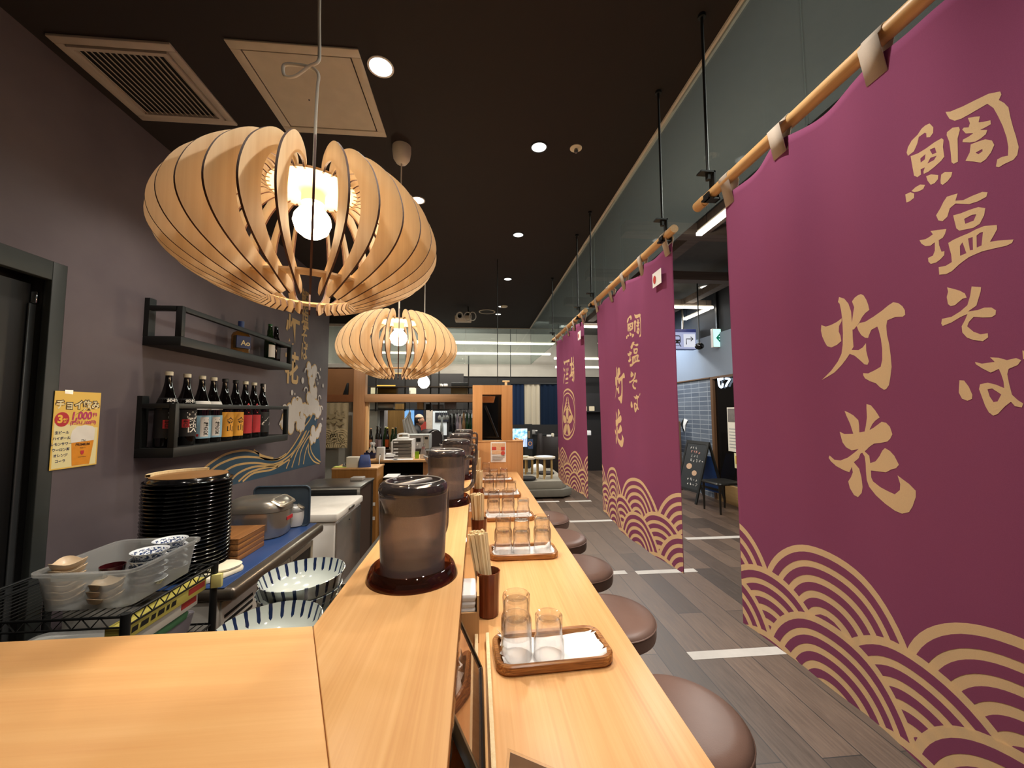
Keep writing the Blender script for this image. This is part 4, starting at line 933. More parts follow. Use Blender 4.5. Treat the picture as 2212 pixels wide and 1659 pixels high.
one('wooden_lid_rim', 'curved strip of pale wood lying on top of the tall tray stack', 'wooden strip', Geo(*(lambda n: ([(r*math.cos(a), r*math.sin(a), z) for a in [1.6+2.1*i/n for i in range(n+1)] for r, z in ((.132, 0), (.150, 0), (.150, .012), (.132, .012))], [(4*i+j, 4*i+(j+1) % 4, 4*i+4+(j+1) % 4, 4*i+4+j) for i in range(n) for j in range(4)]))(16)), PALEW, (-1.335, 1.985, .803+25*.0164+.0285), smooth=40)
# wooden boxes
WB = wood('walnut_box', '#6a4426', '#a5713f', 'Y', 2, .4)
for k in range(4):
    one('wooden_box', ('lowest', 'second', 'third', 'topmost')[k]+' flat brown wooden box of the stack beside the rice cooker', 'box', gsum([box(-.10, .10, -.12, .12, 0, .024), box(-.103, .103, -.123, .123, .024, .027) if k == 3 else box(-.098, .098, -.118, .118, .024, .027)]), WB, (-1.255, 2.20, .803+k*.0275), 0, 'flat wooden boxes in a stack', bevel=.0015)
# rice cookers
def rice_cooker(loc, rz, label, m_body, m_lid, s):
    t = thing('rice_cooker', label, 'rice cooker', loc, rz)
    W_, D_ = .26*s, .34*s
    obj('body', loft([rloop(W_*.88, D_*.88, .09*s, .0), rloop(W_*.94, D_*.94, .10*s, .02), rloop(W_, D_, .11*s, .06), rloop(W_, D_, .11*s, .145*s)], True, True), m_body, t, 40)
    obj('lid', loft([rloop(W_*1.01, D_*1.01, .11*s, .147*s), rloop(W_*1.0, D_*1.0, .11*s, .165*s), rloop(W_*.92, D_*.93, .10*s, .195*s), rloop(W_*.70, D_*.74, .08*s, .215*s), rloop(W_*.3, D_*.35, .035*s, .221*s)]), m_lid, t, 50)
    pn = obj('control_panel', loft([rloop(W_*.72, .085*s, .02, 0), rloop(W_*.66, .075*s, .02, .008)]).rot(math.radians(30), 'X').mv(0, -D_*.385, .192*s), plain('panel_silver', '#b5aa98', .3, .6), t, 40)
    obj('display', box(-.04*s, .04*s, -.018*s, .018*s, .008, .0095).rot(math.radians(30), 'X').mv(0, -D_*.385, .192*s), plain('amber_display', '#d08a3a', .4), pn)
    obj('base_ring', loft([rloop(W_*.84, D_*.84, .08*s, -.004), rloop(W_*.86, D_*.86, .085*s, .004)]), BLACK, t)
    o = obj('red_badge', box(-.035*s, .035*s, -D_/2-.0018, -D_/2+.001, .085*s, .105*s), REDL, t)
    return t
rice_cooker((-1.285, 2.52, .807), PI/2, 'silver rice cooker with an amber display on the blue worktop', plain('cooker_silver', '#b5afa6', .25, .75), plain('cooker_dark_steel', '#8a847b', .28, .6), 1.0)
rice_cooker((-1.20, 2.745-.03, .807), PI/2, 'white rice cooker at the far end of the blue worktop, half hidden', WHITE, plain('cooker_grey_lid', '#9a9a98', .3, .3), .62)
BT = plain('slate_blue_plastic', '#3a4855', .45)
t = thing('blue_tray', 'dark slate-blue tray standing upright behind the silver rice cooker', 'tray', (-1.235, 2.685, .804), 0)
obj('panel', prism(rrect(.34, .25, .03), -.004, .004).rot(PI/2, 'X').mv(0, 0, .126), BT, t, 30); obj('rim', tube([(x, -.006, y+.126) for x, y in rrect(.34, .25, .03)], .006, 8, True), BT, t, 60)
# scale
t = thing('kitchen_scale', 'cream kitchen scale on the near corner of the blue worktop', 'scale', (-1.155, 1.93, .804), -.35)
obj('body', loft([rloop(.13, .185, .04, 0), rloop(.135, .19, .045, .010), rloop(.125, .18, .04, .018)]), CREAM, t, 50); obj('plate', loft([rloop(.125, .12, .05, .022, 5, 0, .03), rloop(.13, .125, .05, .030, 5, 0, .03), rloop(.12, .115, .05, .034, 5, 0, .03)]), CREAM, t, 50)
obj('display', box(-.025, .025, -.075, -.052, .018, .0195), plain('lcd_grey', '#6d705f', .4), t)
# chest freezer
t = thing('chest_freezer', 'white chest freezer with a silver front beyond the blue worktop', 'freezer', (-1.36, 3.29, 0))
obj('body', box(-.26, .350, -.30, .325, .04, .735), WHITE, t, bevel=.01); obj('front_panel', box(.351, .357, -.29, .315, .05, .725), plain('polished_steel', '#b7b3ae', .22, .9), t, bevel=.002)
ld = obj('lid', box(-.27, .368, -.315, .335, .742, .80), plain('freezer_white', '#d9d6cf', .5), t, bevel=.012); obj('handle', box(.362, .376, -.06, .07, .762, .782), STEEL, ld, bevel=.004)
obj('lock', cyl(.006, .356, .362, 12).rot(PI/2, 'Y').mv(0, .0, .68), BLACK, t)
# dark steel bench
t = thing('steel_bench', 'black steel-edged bench between the freezer and the wooden cabinet', 'table', (-1.30, 3.93, 0))
obj('top', box(-.30, .265, -.24, .24, .835, .86), STEEL, t, bevel=.002); obj('front_panel', box(-.28, .235, -.232, -.226, .10, .835), BLACK, t); obj('side_panel', box(.24, .246, -.22, .22, .10, .835), plain('dark_brown_panel', '#3a2a20', .5), t)
for x, y in ((-.27, -.2), (.235, -.235), (-.27, .2), (.235, .2)): obj('leg', box(x, x+.025, y, y+.025, 0, .835), STEEL, t)
one('grey_container', 'small grey container on the black steel-edged bench', 'container', box(-.06, .06, -.05, .05, 0, .03), plain('soft_grey', '#8d867e', .5), (-1.16, 4.04, .861), bevel=.006)
# wooden cabinet
OAK2 = wood('tan_cabinet', '#94642f', '#a87439', 'Z', 1, .5, .3)
t = thing('wooden_cabinet', 'tan wooden cabinet at the far left end of the kitchen', 'cabinet', (-1.31, 4.45, 0))
obj('front_panel', box(-.235, .235, -.02, 0, .08, .905), OAK2, t); obj('top', box(-.24, .24, -.025, .32, .905, .922), OAKL_Z, t, bevel=.002); obj('side_panel', box(.215, .235, 0, .3, .08, .905), OAK2, t); obj('side_panel', box(-.235, -.215, 0, .3, .08, .905), OAK2, t); obj('toe_kick', box(-.22, .22, .0, .28, 0, .08), BLACK, t)
for z in (.52, .37): obj('sticker', box(.165, .225, -.0215, -.02, z, z+.035), PAPER, t)
# porcelain bowls
def bowl_mat():
    tt = NT('striped_porcelain'); setp(tt.p, None, .12); v = tt.coord()
    sp = tt.new('ShaderNodeSeparateXYZ'); tt.link(v, sp.inputs[0])
    an = tt.math('ARCTAN2', sp.outputs['Y'], sp.outputs['X']); fr = tt.math('FRACT', tt.math('MULTIPLY', tt.math('ADD', an, PI), 25/(2*PI)))
    dd = tt.math('ABSOLUTE', tt.math('SUBTRACT', fr, .5)); hz = tt.math('SUBTRACT', sp.outputs['Z'], .053)
    wdt = tt.math('MINIMUM', .155, tt.math('MULTIPLY', hz, 26.0)); wob = tt.math('MULTIPLY', tt.math('SUBTRACT', tt.noise(v, 60, 1), .5), .08)
    on = tt.math('LESS_THAN', tt.math('ADD', dd, wob), wdt)
    tt.link(tt.mix(on, lin('#bcc4bf'), tt.mix(tt.noise(v, 30, 2), lin('#0f1626'), lin('#26365e'))), tt.p.inputs['Base Color']); return tt.m
BM = bowl_mat()
BG = lathe([(.0, .006), (.040, .006), (.044, 0), (.050, 0), (.052, .010), (.092, .024), (.119, .054), (.1295, .092), (.1310, .0945), (.1285, .0955), (.1160, .058), (.089, .030), (.045, .016), (0, .012)], 64, False, False)
def bowl(loc, rx, label, _b=[]):
    if not _b: _b.append(one('porcelain_bowl', label, 'bowl', BG, BM, loc, 0, 'blue striped porcelain bowls', 60)); o = _b[0]
    else: o = dup(_b[0], loc, rx[2], label)
    o.rotation_euler = rx; return o
one('prep_table', 'steel prep table behind the raised counter holding the striped bowls', 'table', gsum([box(-.74, -.38, .98, 1.66, .765, .79), box(-.73, -.70, 1.0, 1.03, 0, .765), box(-.73, -.70, 1.61, 1.64, 0, .765), box(-.42, -.39, 1.0, 1.03, 0, .765), box(-.42, -.39, 1.61, 1.64, 0, .765)]), STEEL)
bowl((-.595, 1.43, .791), (0, 0, 0), 'bottom striped bowl of the farther stack behind the counter'); bowl((-.592, 1.435, .846), (.02, 0, .4), 'middle striped bowl of the farther stack behind the counter'); bowl((-.578, 1.43, .893), (0, -.05, .9), 'top striped bowl of the farther stack, open towards the camera')
bowl((-.56, 1.16, .791), (0, 0, .2), 'lower striped bowl of the nearer stack, mostly hidden by the counter'); bowl((-.555, 1.165, .862), (0, -.03, .5), 'upper striped bowl of the nearer stack, cut off by the counter edge')
one('white_cloth_bundle', 'white cloth bundle beside the striped bowls at the counter edge', 'cloth', sphere(.05, (0, 0, .045), 16, .9), PAPER, (-.415, 1.60, .791), smooth=60)
# wire rack with plastic tub
t = thing('wire_rack', 'black wire shelf rack in front of the dark door, holding a plastic tub', 'rack', (-1.33, 1.48, 0))
for x, y in ((-.30, -.17), (.295, -.17), (.295, .23), (-.30, .23)): obj('post', cyl(.0125, 0, .935, 12).mv(x, y, 0), BLACK, t, 40)
for z in (.925, .70, .25):
    obj('wire_shelf', gsum([tube([(-.30, y, z), (.295, y, z)], .004, 6) for y in (-.17, .23)]+[tube([(x, -.17, z), (x, .23, z)], .004, 6) for x in (-.30, .295)]+[tube([(-.30, y, z-.03), (.295, y, z-.03)], .003, 6) for y in (-.17, .23)]+[tube([(x, -.17, z-.03), (x, .23, z-.03)], .003, 6) for x in (-.30, .295)]
        +[tube([(-.30+.0248*i, -.17, z+.003), (-.30+.0248*i, .23, z+.003)], .0018, 5) for i in range(25)]+[tube([(.295, -.17+.05*i, z-.03), (.295, -.145+.05*i, z), (.295, -.12+.05*i, z-.03)], .002, 5) for i in range(8)]+[tube([(-.30+.05*i, -.17, z-.03), (-.275+.05*i, -.17, z), (-.25+.05*i, -.17, z-.03)], .002, 5) for i in range(11)]), BLACK, t, 60)
FROST = clear('frosted_tub', (.88, .89, .88), (.7, .71, .71), .7, .25, .27, (.85, .86, .85), exp=1.4)
tub = loft([rloop(.244, .284, .03, .004), rloop(.272, .312, .032, .110), rloop(.294, .334, .040, .111), rloop(.296, .336, .040, .120), rloop(.268, .308, .030, .119), rloop(.240, .280, .028, .008)]); tub.f = tub.f
t = thing('plastic_tub', 'translucent plastic tub full of small dishes on the wire rack', 'tub', (-1.185, 1.487, .932), .03)
obj('tub', tub, FROST, t, 40); obj('handle_lip', gsum([box(-.07, .07, -.172, -.155, .100, .119), box(-.07, .07, .155, .172, .100, .119)]), FROST, t, bevel=.003)
DISH = plain('beige_stoneware', '#cdb596', .35); BLUW = None
def dish_mat():
    tt = NT('blue_willow_porcelain'); setp(tt.p, None, .15); v = tt.coord(); sp = tt.new('ShaderNodeSeparateXYZ'); tt.link(v, sp.inputs[0])
    on = tt.math('GREATER_THAN', tt.noise(v, 130, 3, .7), .50); rim = tt.math('LESS_THAN', sp.outputs['Z'], .0255)
    tt.link(tt.mix(tt.math('MULTIPLY', on, rim), lin('#d5dade'), lin('#24365e')), tt.p.inputs['Base Color']); return tt.m
BLUW = dish_mat()
DG = lathe([(.0, .004), (.022, .0), (.028, .004), (.042, .014), (.050, .028), (.052, .030), (.049, .030), (.040, .018), (.024, .009), (0, .008)], 36, False, False)
wv = lathe([(.0, .003), (.020, .0), (.026, .003), (.036, .012), (.041, .024), (.039, .0245), (.033, .014), (.02, .007), (0, .006)], 36, False, False)
wv.v = [(x*(1+.10*math.cos(3*math.atan2(y, x))*(z > .01)), y*(1+.10*math.cos(3*math.atan2(y, x))*(z > .01)), z+.005*math.cos(3*math.atan2(y, x))*(z > .02)) for x, y, z in wv.v]
d0 = None; DN = 'small dishes in the plastic tub'
for (cx, cy, n, zt, l) in ((-1.10, 1.47, 5, .0, 'blue and white dish in the middle pile of the plastic tub'), (-1.115, 1.585, 5, .0, 'blue and white dish in the far right pile of the plastic tub')):
    for k in range(n):
        z = .942+k*.0235
        if d0 is None: d0 = one('small_dish', l, 'dish', DG, BLUW, (cx, cy, z), 0, DN, 60)
        else: dup(d0, (cx+random.uniform(-.003, .003), cy, z), k*.7, l)
e0 = None
for (cx, cy, n, l) in ((-1.272, 1.385, 6, 'beige wavy dish in the left pile of the plastic tub'), (-1.15, 1.375, 3, 'beige wavy dish in the low front pile of the plastic tub')):
    for k in range(n):
        z = .942+k*.0205
        if e0 is None: e0 = one('wavy_dish', l, 'dish', wv, DISH, (cx, cy, z), .3, DN, 60)
        else: dup(e0, (cx+random.uniform(-.003, .003), cy, z), .3+random.uniform(-.1, .1), l)
one('red_lacquer_cup', 'dark red cup lying between the dish piles in the plastic tub', 'cup', lathe([(0, .0), (.018, .0), (.022, .01), (.030, .05), (.033, .085), (.031, .085), (.028, .05), (0, .008)], 28, False, False), plain('dark_red_lacquer', '#3c1014', .2), (-1.195, 1.45, .943), smooth=50)
# boxes and lids on the lower shelves
def carton(name, label, p0, p1, w, h, m, band):
    a, b = Vector(p0), Vector(p1); d = b-a; L = d.length
    t = thing(name, label, 'box', tuple(a), math.atan2(d.y, d.x)); obj('carton', box(0, L, 0, w, 0, h), m, t, bevel=.002)
    o = obj('printed_band', box(L*.74, L-.01, -.0012, 0, h*.35, h*.8), band, t)
    return t
YB = plain('carton_yellow', '#c4b95a', .6, var=.08)
t = carton('wrap_carton', 'long yellow food wrap carton under the wire rack top', (-1.045, 1.315, .846), (-1.045, 1.68, .846), .05, .045, YB, plain('carton_red', '#b03a34', .6))
obj('printed_mark', gsum([shape2([(x, .014), (x+w_, .014), (x+w_+.003, .030), (x+.003, .030)], '-Y', -.0016) for x, w_ in ((.03, .022), (.062, .03), (.102, .018), (.13, .026), (.166, .012), (.188, .02))]), INK, t)
carton('wrap_carton', 'white food wrap carton lying below the yellow one', (-1.06, 1.33, .800), (-1.06, 1.66, .800), .05, .045, plain('carton_white', '#cfcbbf', .6), plain('carton_red', '#b03a34', .6))
one('yellow_packet', 'small pale yellow packet at the right end of the wire rack', 'packet', gsum([box(0, .035, 0, .02, 0, .05)]), plain('packet_yellow', '#e2d98a', .6), (-1.035, 1.69, .842), .2, bevel=.001)
one('green_packet', 'green plastic packet below the food wrap cartons', 'packet', loft([rloop(.06, .16, .015, 0), rloop(.07, .17, .02, .02), rloop(.05, .15, .015, .035)]), plain('packet_green', '#3f6a4a', .4, var=.4, scale=20), (-1.10, 1.55, .766), 0, smooth=50)
one('plastic_box', 'grey plastic box below the green packet on the rack', 'box', loft([rloop(.14, .22, .02, 0), rloop(.16, .25, .025, .060)]), plain('tub_grey', '#8f8a92', .5), (-1.155, 1.56, .7055), 0, smooth=40)
for k in range(2): one('tub_lid', ('lower', 'upper')[k]+' pale plastic lid lying on the wire rack behind the counter edge', 'lid', loft([rloop(.30, .26, .03, 0), rloop(.31, .27, .035, .008), rloop(.31, .27, .035, .016), rloop(.28, .24, .03, .014)]), FROST if k else WHITE, (-1.42+.03*k, 1.50, .7055+.0185*k), .1*k, 'loose lids on the wire rack', 30)
# ================================================================== far end of the counter
OAKP_X = wood('booth_wood', '#b67f4a', '#c8935c', 'Z', 1, .5, .35)
YE = 3.765
t = thing('end_booth', 'light wooden end panel and open post frame closing the far end of the counter', 'partition', (0, YE, 0))
p0, p1 = ay(1022, 955, YE), ay(1130, 953, YE); q0, q1 = ay(1021, 832, YE), ay(1107, 832, YE); o0, o1 = ay(1042, 852, YE), ay(1084, 852, YE)
zp, ztop, zo = p0.z, q0.z, o0.z
obj('panel', box(p0.x, p1.x, 0, .03, .02, zp), OAKP_X, t, bevel=.002); obj('panel_cap', box(p0.x, p1.x+.002, -.004, .13, zp, zp+.012), OAKL_Z, t, bevel=.002)
obj('post', box(q0.x, o0.x, 0, .12, zp+.012, ztop), OAKP_X, t, bevel=.002); obj('post', box(o1.x, q1.x, 0, .12, zp+.012, ztop), OAKP_X, t, bevel=.002); obj('lintel', box(o0.x, o1.x, 0.002, .12, zo, ztop), OAKP_X, t)
obj('side_return', box(p1.x-.03, p1.x, .03, .55, .02, zp), OAKP_X, t)
o = obj('black_board', box(o0.x-.02, o1.x+.02, .30, .315, zp, zo+.05), BLACKG, t); obj('rail', box(o0.x, o1.x, .03, .05, zp+.012, zp+.022), BLACK, t)
obj('lean_bar', tube([(o0.x+.03, .2, zo-.1), (o1.x-.03, .2, zp+.03)], .012, 8), BLACK, t)
one('wooden_tray_box', 'small wooden box at the top inside the post opening', 'box', prism([(o0.x+.005, zo-.075), (o0.x+.115, zo-.075), (o0.x+.13, zo-.012), (o0.x-.01+.004, zo-.012)], -.1, .0).rot(PI/2, 'X'), OAKL_Z, (0, YE+.13, 0), bevel=.002)
p = ay(1094, 826, YE)
one('wooden_peg', 'small wooden T-shaped peg on top of the end post', 'peg', gsum([box(-.012, .012, -.012, .012, 0, .035), box(-.035, .035, -.015, .015, .035, .05)]), PALEW, (p.x, YE+.06, ztop), bevel=.002)
def sheet(name, label, cat, px, py, pw, ph, Y, m, parts=()):
    a, b = ay(px, py, Y), ay(px+pw, py+ph, Y); w, h = b.x-a.x, a.z-b.z
    t = thing(name, label, cat, ((a.x+b.x)/2, Y, (a.z+b.z)/2)); obj('sheet', box(-w/2, w/2, 0, .002, -h/2, h/2), m, t)
    for i, (nm, x0, y0, x1, y1, mm) in enumerate(parts): obj(nm, box(-w/2+w*x0, -w/2+w*x1, -.0012-.0006*i, -.0002, h/2-h*y1, h/2-h*y0), mm, t)
    return t, w, h
FR = plain('flyer_red', '#c0443a', .6, var=.2, scale=60); FT = plain('flyer_tan', '#d8b08a', .6, var=.3, scale=80); GREYT = plain('grey_print', '#9a9894', .7)
t, w, h = sheet('flyer', 'white flyer with red and tan pictures on the wooden end panel', 'poster', 1060, 955, 33, 43, YE-.003, PAPER,
    [('picture', .06, .06, .94, .42, FT), ('red_picture', .08, .24, .36, .40, FR), ('red_picture', .68, .24, .92, .42, FR), ('band', .08, .44, .92, .60, FT), ('text_line', .1, .68, .9, .70, GREYT), ('text_line', .1, .75, .9, .77, GREYT), ('text_line', .1, .82, .8, .84, GREYT), ('text_line', .1, .89, .7, .91, GREYT)])
obj('red_badge', shape2(disc2(w*.30, -h*.05, w*.13, w*.13), '-Y', -.0082), FR, t)

# ================================================================== timber frame and noren at the far left
YF = 6.0
def X(px, Y): return ay(px, 860, Y).x
def Z(py, Y, px=900): return ay(px, py, Y).z
t = thing('timber_frame', 'brown timber frame with post, beam and board behind the register', 'frame', (0, YF, 0))
xl, xr = X(766, YF), X(791, YF)
obj('post', box(xl, xr, -.06, .06, 0, Z(800, YF)), OAK_Z, t, bevel=.003); obj('inner_jamb', box(xr, X(797, YF), -.04, .05, 0, Z(866, YF)), OAKL_Z, t, bevel=.002)
obj('beam', box(xr, X(1040, YF), -.07, .07, Z(869, YF), Z(852, YF)), OAK_X, t, bevel=.003); obj('side_beam', box(-2.6, xl, -.05, .05, Z(868, YF), Z(853, YF)), plain('beam_brown', '#7a4a28', .5, var=.15), t)
obj('board', box(-2.6, xl, .0, .03, Z(853, YF), Z(795, YF)), plain('board_brown', '#7c532e', .55, var=.12, scale=6), t); obj('board_post', box(xl+.06, xl+.13, -.03, .03, Z(853, YF), Z(795, YF)), OAKL_Z, t, bevel=.002)
obj('cap_rail', box(-2.6, xl+.15, -.02, .04, Z(795, YF), Z(788, YF)), plain('cap_grey', '#8d897f', .6), t)
struct('wall_left', box(-2.8, xl, YF+.035, YF+.10, 0, Z(868, YF)), CONC)
one('dark_wedge', 'black wedge-shaped bracket standing on the brown beam at far left', 'bracket', prism([(0, 0), (.075, 0), (.08, .175), (.055, .175)], -.02, .02).rot(PI/2, 'X'), BLACK, (X(741, YF), YF, Z(853, YF)), bevel=.002)
# beige noren with wave print
NX0, NX1, NZ1, NZ0 = X(704, YF-.06), X(754, YF-.06), Z(870, YF-.06), Z(966, YF-.06)
NOR = cloth('beige_noren', '#b5a382', .2, 40); NORL = cloth('noren_print', '#d3bd92', .2)
t = thing('beige_noren', 'beige split curtain with a wave print hanging at the far left', 'curtain', (NX0, YF-.07, NZ0)); w, h = NX1-NX0, NZ1-NZ0
obj('cloth', Geo([(w*i/20, .008*math.sin(i*1.1), h*k) for k in (0, 1) for i in range(21)], [(i, i+1, i+22, i+21) for i in range(20)]), NOR, t, 80)
def fans(us, cz, R):
    out = []
    for cu in us:
        for r in (R, R*.78, R*.56, R*.34):
            pts = [(cu+r*math.cos(a), cz+r*math.sin(a)) for a in [PI*i/16 for i in range(17)]]
            pts = [(min(w-.01, max(.005, x)), max(.01, y)) for x, y in pts]
            L_, R_ = stroke2(pts, .014)
            for i in range(16):
                if (pts[i][0] != pts[i+1][0]) and pts[i][1] > .011: out.append(Geo(place2([L_[i], L_[i+1], R_[i+1], R_[i]], '-Y', -.012), [(0, 1, 2, 3)]))
    return gsum(out)
obj('wave_print', gsum([fans([.02, w-.10], h*.20, .145), fans([w*.45], h*.09, .14), fans([.0, w-.06], h*.02, .12)]), NORL, t)
obj('landscape_print', gsum([shape2(disc2(w*rnd.uniform(.15, .85), h*rnd.uniform(.52, .85), rnd.uniform(.01, .05), rnd.uniform(.006, .02), 10), '-Y', -.0115-.0001*i) for i in range(26)]), plain('noren_shade', '#9c8a66', .8), t)

# ------------------------------------------------------------------ register counter and what stands on it
t = thing('register_counter', 'wooden register counter with a dark open front beyond the kitchen', 'counter', (0, 5.0, 0)); zt = .935
xa, xb = X(786, 5.0), X(938, 5.0)
obj('top', box(xa, xb, 0, .62, zt-.03, zt), OAKL_Z, t, bevel=.002); obj('side_panel', box(X(915, 5.), X(930, 5.), .03, .6, 0, zt-.03), OAK_Z, t); obj('side_panel', box(xa+.02, xa+.05, .03, .6, 0, zt-.03), OAK_Z, t)
obj('back_panel', box(xa+.05, X(915, 5.), .56, .58, 0, zt-.03), plain('inner_dark', '#1c1511', .7), t); obj('shelf', box(xa+.05, X(915, 5.), .05, .56, .60, .615), plain('inner_dark', '#1c1511', .7), t)
for i, px in enumerate((857, 884)): one('storage_bin', ('left', 'right')[i]+' grey bin on the shelf under the register counter', 'bin', loft([rloop(.12, .2, .02, 0), rloop(.14, .22, .02, .10)]), plain('bin_grey', '#5b5652', .6), (X(px+12, 5.15), 5.2, .617), smooth=40)
def at5(px, Y=5.25): return X(px, Y)
BLK5 = BLACK
t = thing('card_reader_box', 'white upright device box with a hanging cable on the register counter', 'device', (at5(825, 5.08), 5.08, zt)); obj('body', box(-.048, .048, -.035, .035, 0, .155), WHITE, t, bevel=.006); obj('slot', box(-.006, .006, -.0365, -.034, .05, .075), BLACK, t)
obj('cable', tube(catmull([(0, -.037, .06), (.002, -.075, .02), (.005, -.095, -.02), (.008, -.10, -.06), (.015, -.10, -.16)], 5), .006, 6), WHITE, t, 60)
t = thing('receipt_printer', 'dark blue and black device with crossed white straps on the register counter', 'device', (at5(803, 5.25), 5.25, zt)); obj('body', box(-.07, .07, -.06, .06, 0, .075), plain('ink_blue', '#1a2148', .3), t, bevel=.008); obj('top_part', box(-.05, .07, -.05, .06, .075, .10), BLACK, t, bevel=.006)
for a, x in ((.55, .03), (-.35, .045)): obj('white_strap', box(-.016, .016, -.004, .004, -.07, .07).rot(a, 'Y').mv(x, -.07, .14), PAPER, t, bevel=.003)
t = thing('paper_organiser', 'white drawer organiser with grey trays on the register counter', 'organiser', (at5(874, 5.3), 5.3, zt)); ow, oh = .128, .235
obj('case', gsum([box(-ow, ow, -.13, .13, 0, .012), box(-ow, ow, -.13, .13, oh-.012, oh), box(-ow, -ow+.012, -.13, .13, .012, oh-.012), box(ow-.012, ow, -.13, .13, .012, oh-.012), box(-ow+.012, ow-.012, .12, .13, .012, oh-.012)]), WHITE, t, bevel=.002)
for k in range(5):
    d = obj('drawer', box(-ow+.015, ow-.015, -.125, .11, .016+k*.042, .052+k*.042), plain('drawer_smoke', '#6e675f', .25), t, bevel=.003)
    if k % 2 == 0 or k == 1: obj('label_strip', box(-ow+.022, -ow+.08, -.1265, -.1250, .028+k*.042, .042+k*.042), PAPER, d)
t = thing('tape_cutter', 'white tape cutter on top of the drawer organiser', 'dispenser', (at5(873, 5.3), 5.28, zt+oh)); obj('body', gsum([box(-.075, .075, -.04, .04, 0, .03)]), WHITE, t, bevel=.012); obj('arch', tube(catmull([(-.07, 0, .02), (-.055, 0, .065), (.055, 0, .065), (.07, 0, .02)], 4), .012, 8), WHITE, t, 60)
one('white_case', 'white flat case on its side left of the drawer organiser', 'case', box(-.03, .03, -.1, .1, 0, .20), WHITE, (at5(853, 5.42), 5.45, zt), bevel=.008)
for k, (m, z) in enumerate(((plain('notebook_dark', '#3a2420', .5), .0), (PAPER, .022), (WHITE, .037), (PAPER, .05))):
    one('notebook', ('dark notebook at the bottom of the pile by the organiser', 'thick white pad in the pile by the organiser', 'white booklet in the pile by the organiser', 'topmost white booklet of the pile by the organiser')[k], 'notebook', box(-.055, .06, -.08, .08, 0, (.022, .015, .013, .01)[k]), m, (at5(845, 5.25)+.004*k, 5.22, zt+z), .06*k, 'pile of pads beside the organiser', bevel=.002)
for k, (px, l, a) in enumerate(((846, 'small white slip of paper on the front of the register counter', 0), (873, 'large white sheet hanging over the front edge of the register counter', .1))):
    one('paper_sheet', l, 'paper', box(-(.08, .12)[k], (.08, .12)[k], -.06, .07, 0, .002), PAPER, (at5(px, 5.06), 5.07+(.02, -.01)[k], zt), a)
LIME = clear('lime_liquid', (.55, .75, .08), (.3, .5, .05), 1, .05, .5, (.45, .65, .08))
t = thing('spray_bottle', 'slim clear bottle of lime-green liquid beside the organiser', 'bottle', (at5(902, 5.12), 5.14, zt)); obj('liquid', box(-.026, .026, -.02, .02, 0, .088), LIME, t, bevel=.006); obj('upper', box(-.014, .014, -.012, .012, .088, .165), ACRY, t, bevel=.005); obj('cap', cyl(.01, .165, .185, 12), WHITE, t, 40)
t = thing('sanitiser_bottle', 'clear plastic pump bottle with a red cap beside the lime-green bottle', 'bottle', (at5(915, 5.1), 5.14, zt)); obj('body', lathe([(0, 0), (.038, 0), (.042, .01), (.040, .07), (.028, .10), (.022, .13), (.020, .15)], 24), clear('hazy_plastic', (.82, .80, .78), (.5, .48, .46), .8, .1, .35, (.6, .56, .54)), t, 50); obj('cap', cyl(.018, .12, .142, 16), plain('cap_red', '#c43024', .4), t, 40); obj('dome', lathe([(.022, .142), (.030, .16), (.022, .19), (.004, .20)], 20), ACRY, t, 50)
one('dark_box', 'low dark storage box right of the clear pump bottle', 'box', box(-.10, .10, -.08, .08, 0, .085), plain('olive_dark', '#3b352b', .5), (at5(936, 5.35), 5.37, zt), bevel=.004)
# on the tan cabinet
zc = .923
one('white_container', 'frosted white plastic container on the tan cabinet', 'container', loft([rloop(.13, .10, .012, 0), rloop(.135, .105, .014, .105), rloop(.13, .10, .012, .11)]), OFFW, (X(765, 4.5), 4.53, zc), smooth=40)
one('blue_pouch', 'blue plastic pouch leaning on the right end of the tan cabinet', 'pouch', loft([rloop(.13, .05, .015, 0), rloop(.125, .07, .02, .05), rloop(.11, .05, .015, .10), rloop(.09, .012, .004, .135)]), plain('pouch_blue', '#40548f', .35, var=.25, scale=30), (X(791, 4.5), 4.50, zc), .25, smooth=50)
one('service_bell', 'small silver and black bell on the tan cabinet', 'bell', lathe([(0, 0), (.035, 0), (.036, .012), (.028, .03), (.012, .042), (.008, .055), (.0, .057)], 20), CHROME, (X(748, 4.5), 4.54, zc), smooth=50)
one('note_pad', 'yellow-green note pad on the left end of the tan cabinet', 'note pad', box(-.07, .07, -.05, .05, 0, .008), plain('note_green', '#c9cf6a', .6), (X(739, 4.5), 4.52, zc), bevel=.001)
t = thing('payment_terminal', 'black payment machine with a paper tray right of the tan cabinet', 'machine', (X(832, 4.62)+.10, 4.66, 0)); obj('body', box(-.09, .15, -.15, .15, .70, .80), BLACKG, t, bevel=.01); obj('paper_tray', box(-.085, .06, -.14, .1, .80, .806), PAPER, t); obj('paper_roll', box(.085, .15, -.16, -.10, .785, .815), PAPER, t, bevel=.005); obj('stand', box(-.08, .12, -.1, .12, .0, .70), BLACK, t)

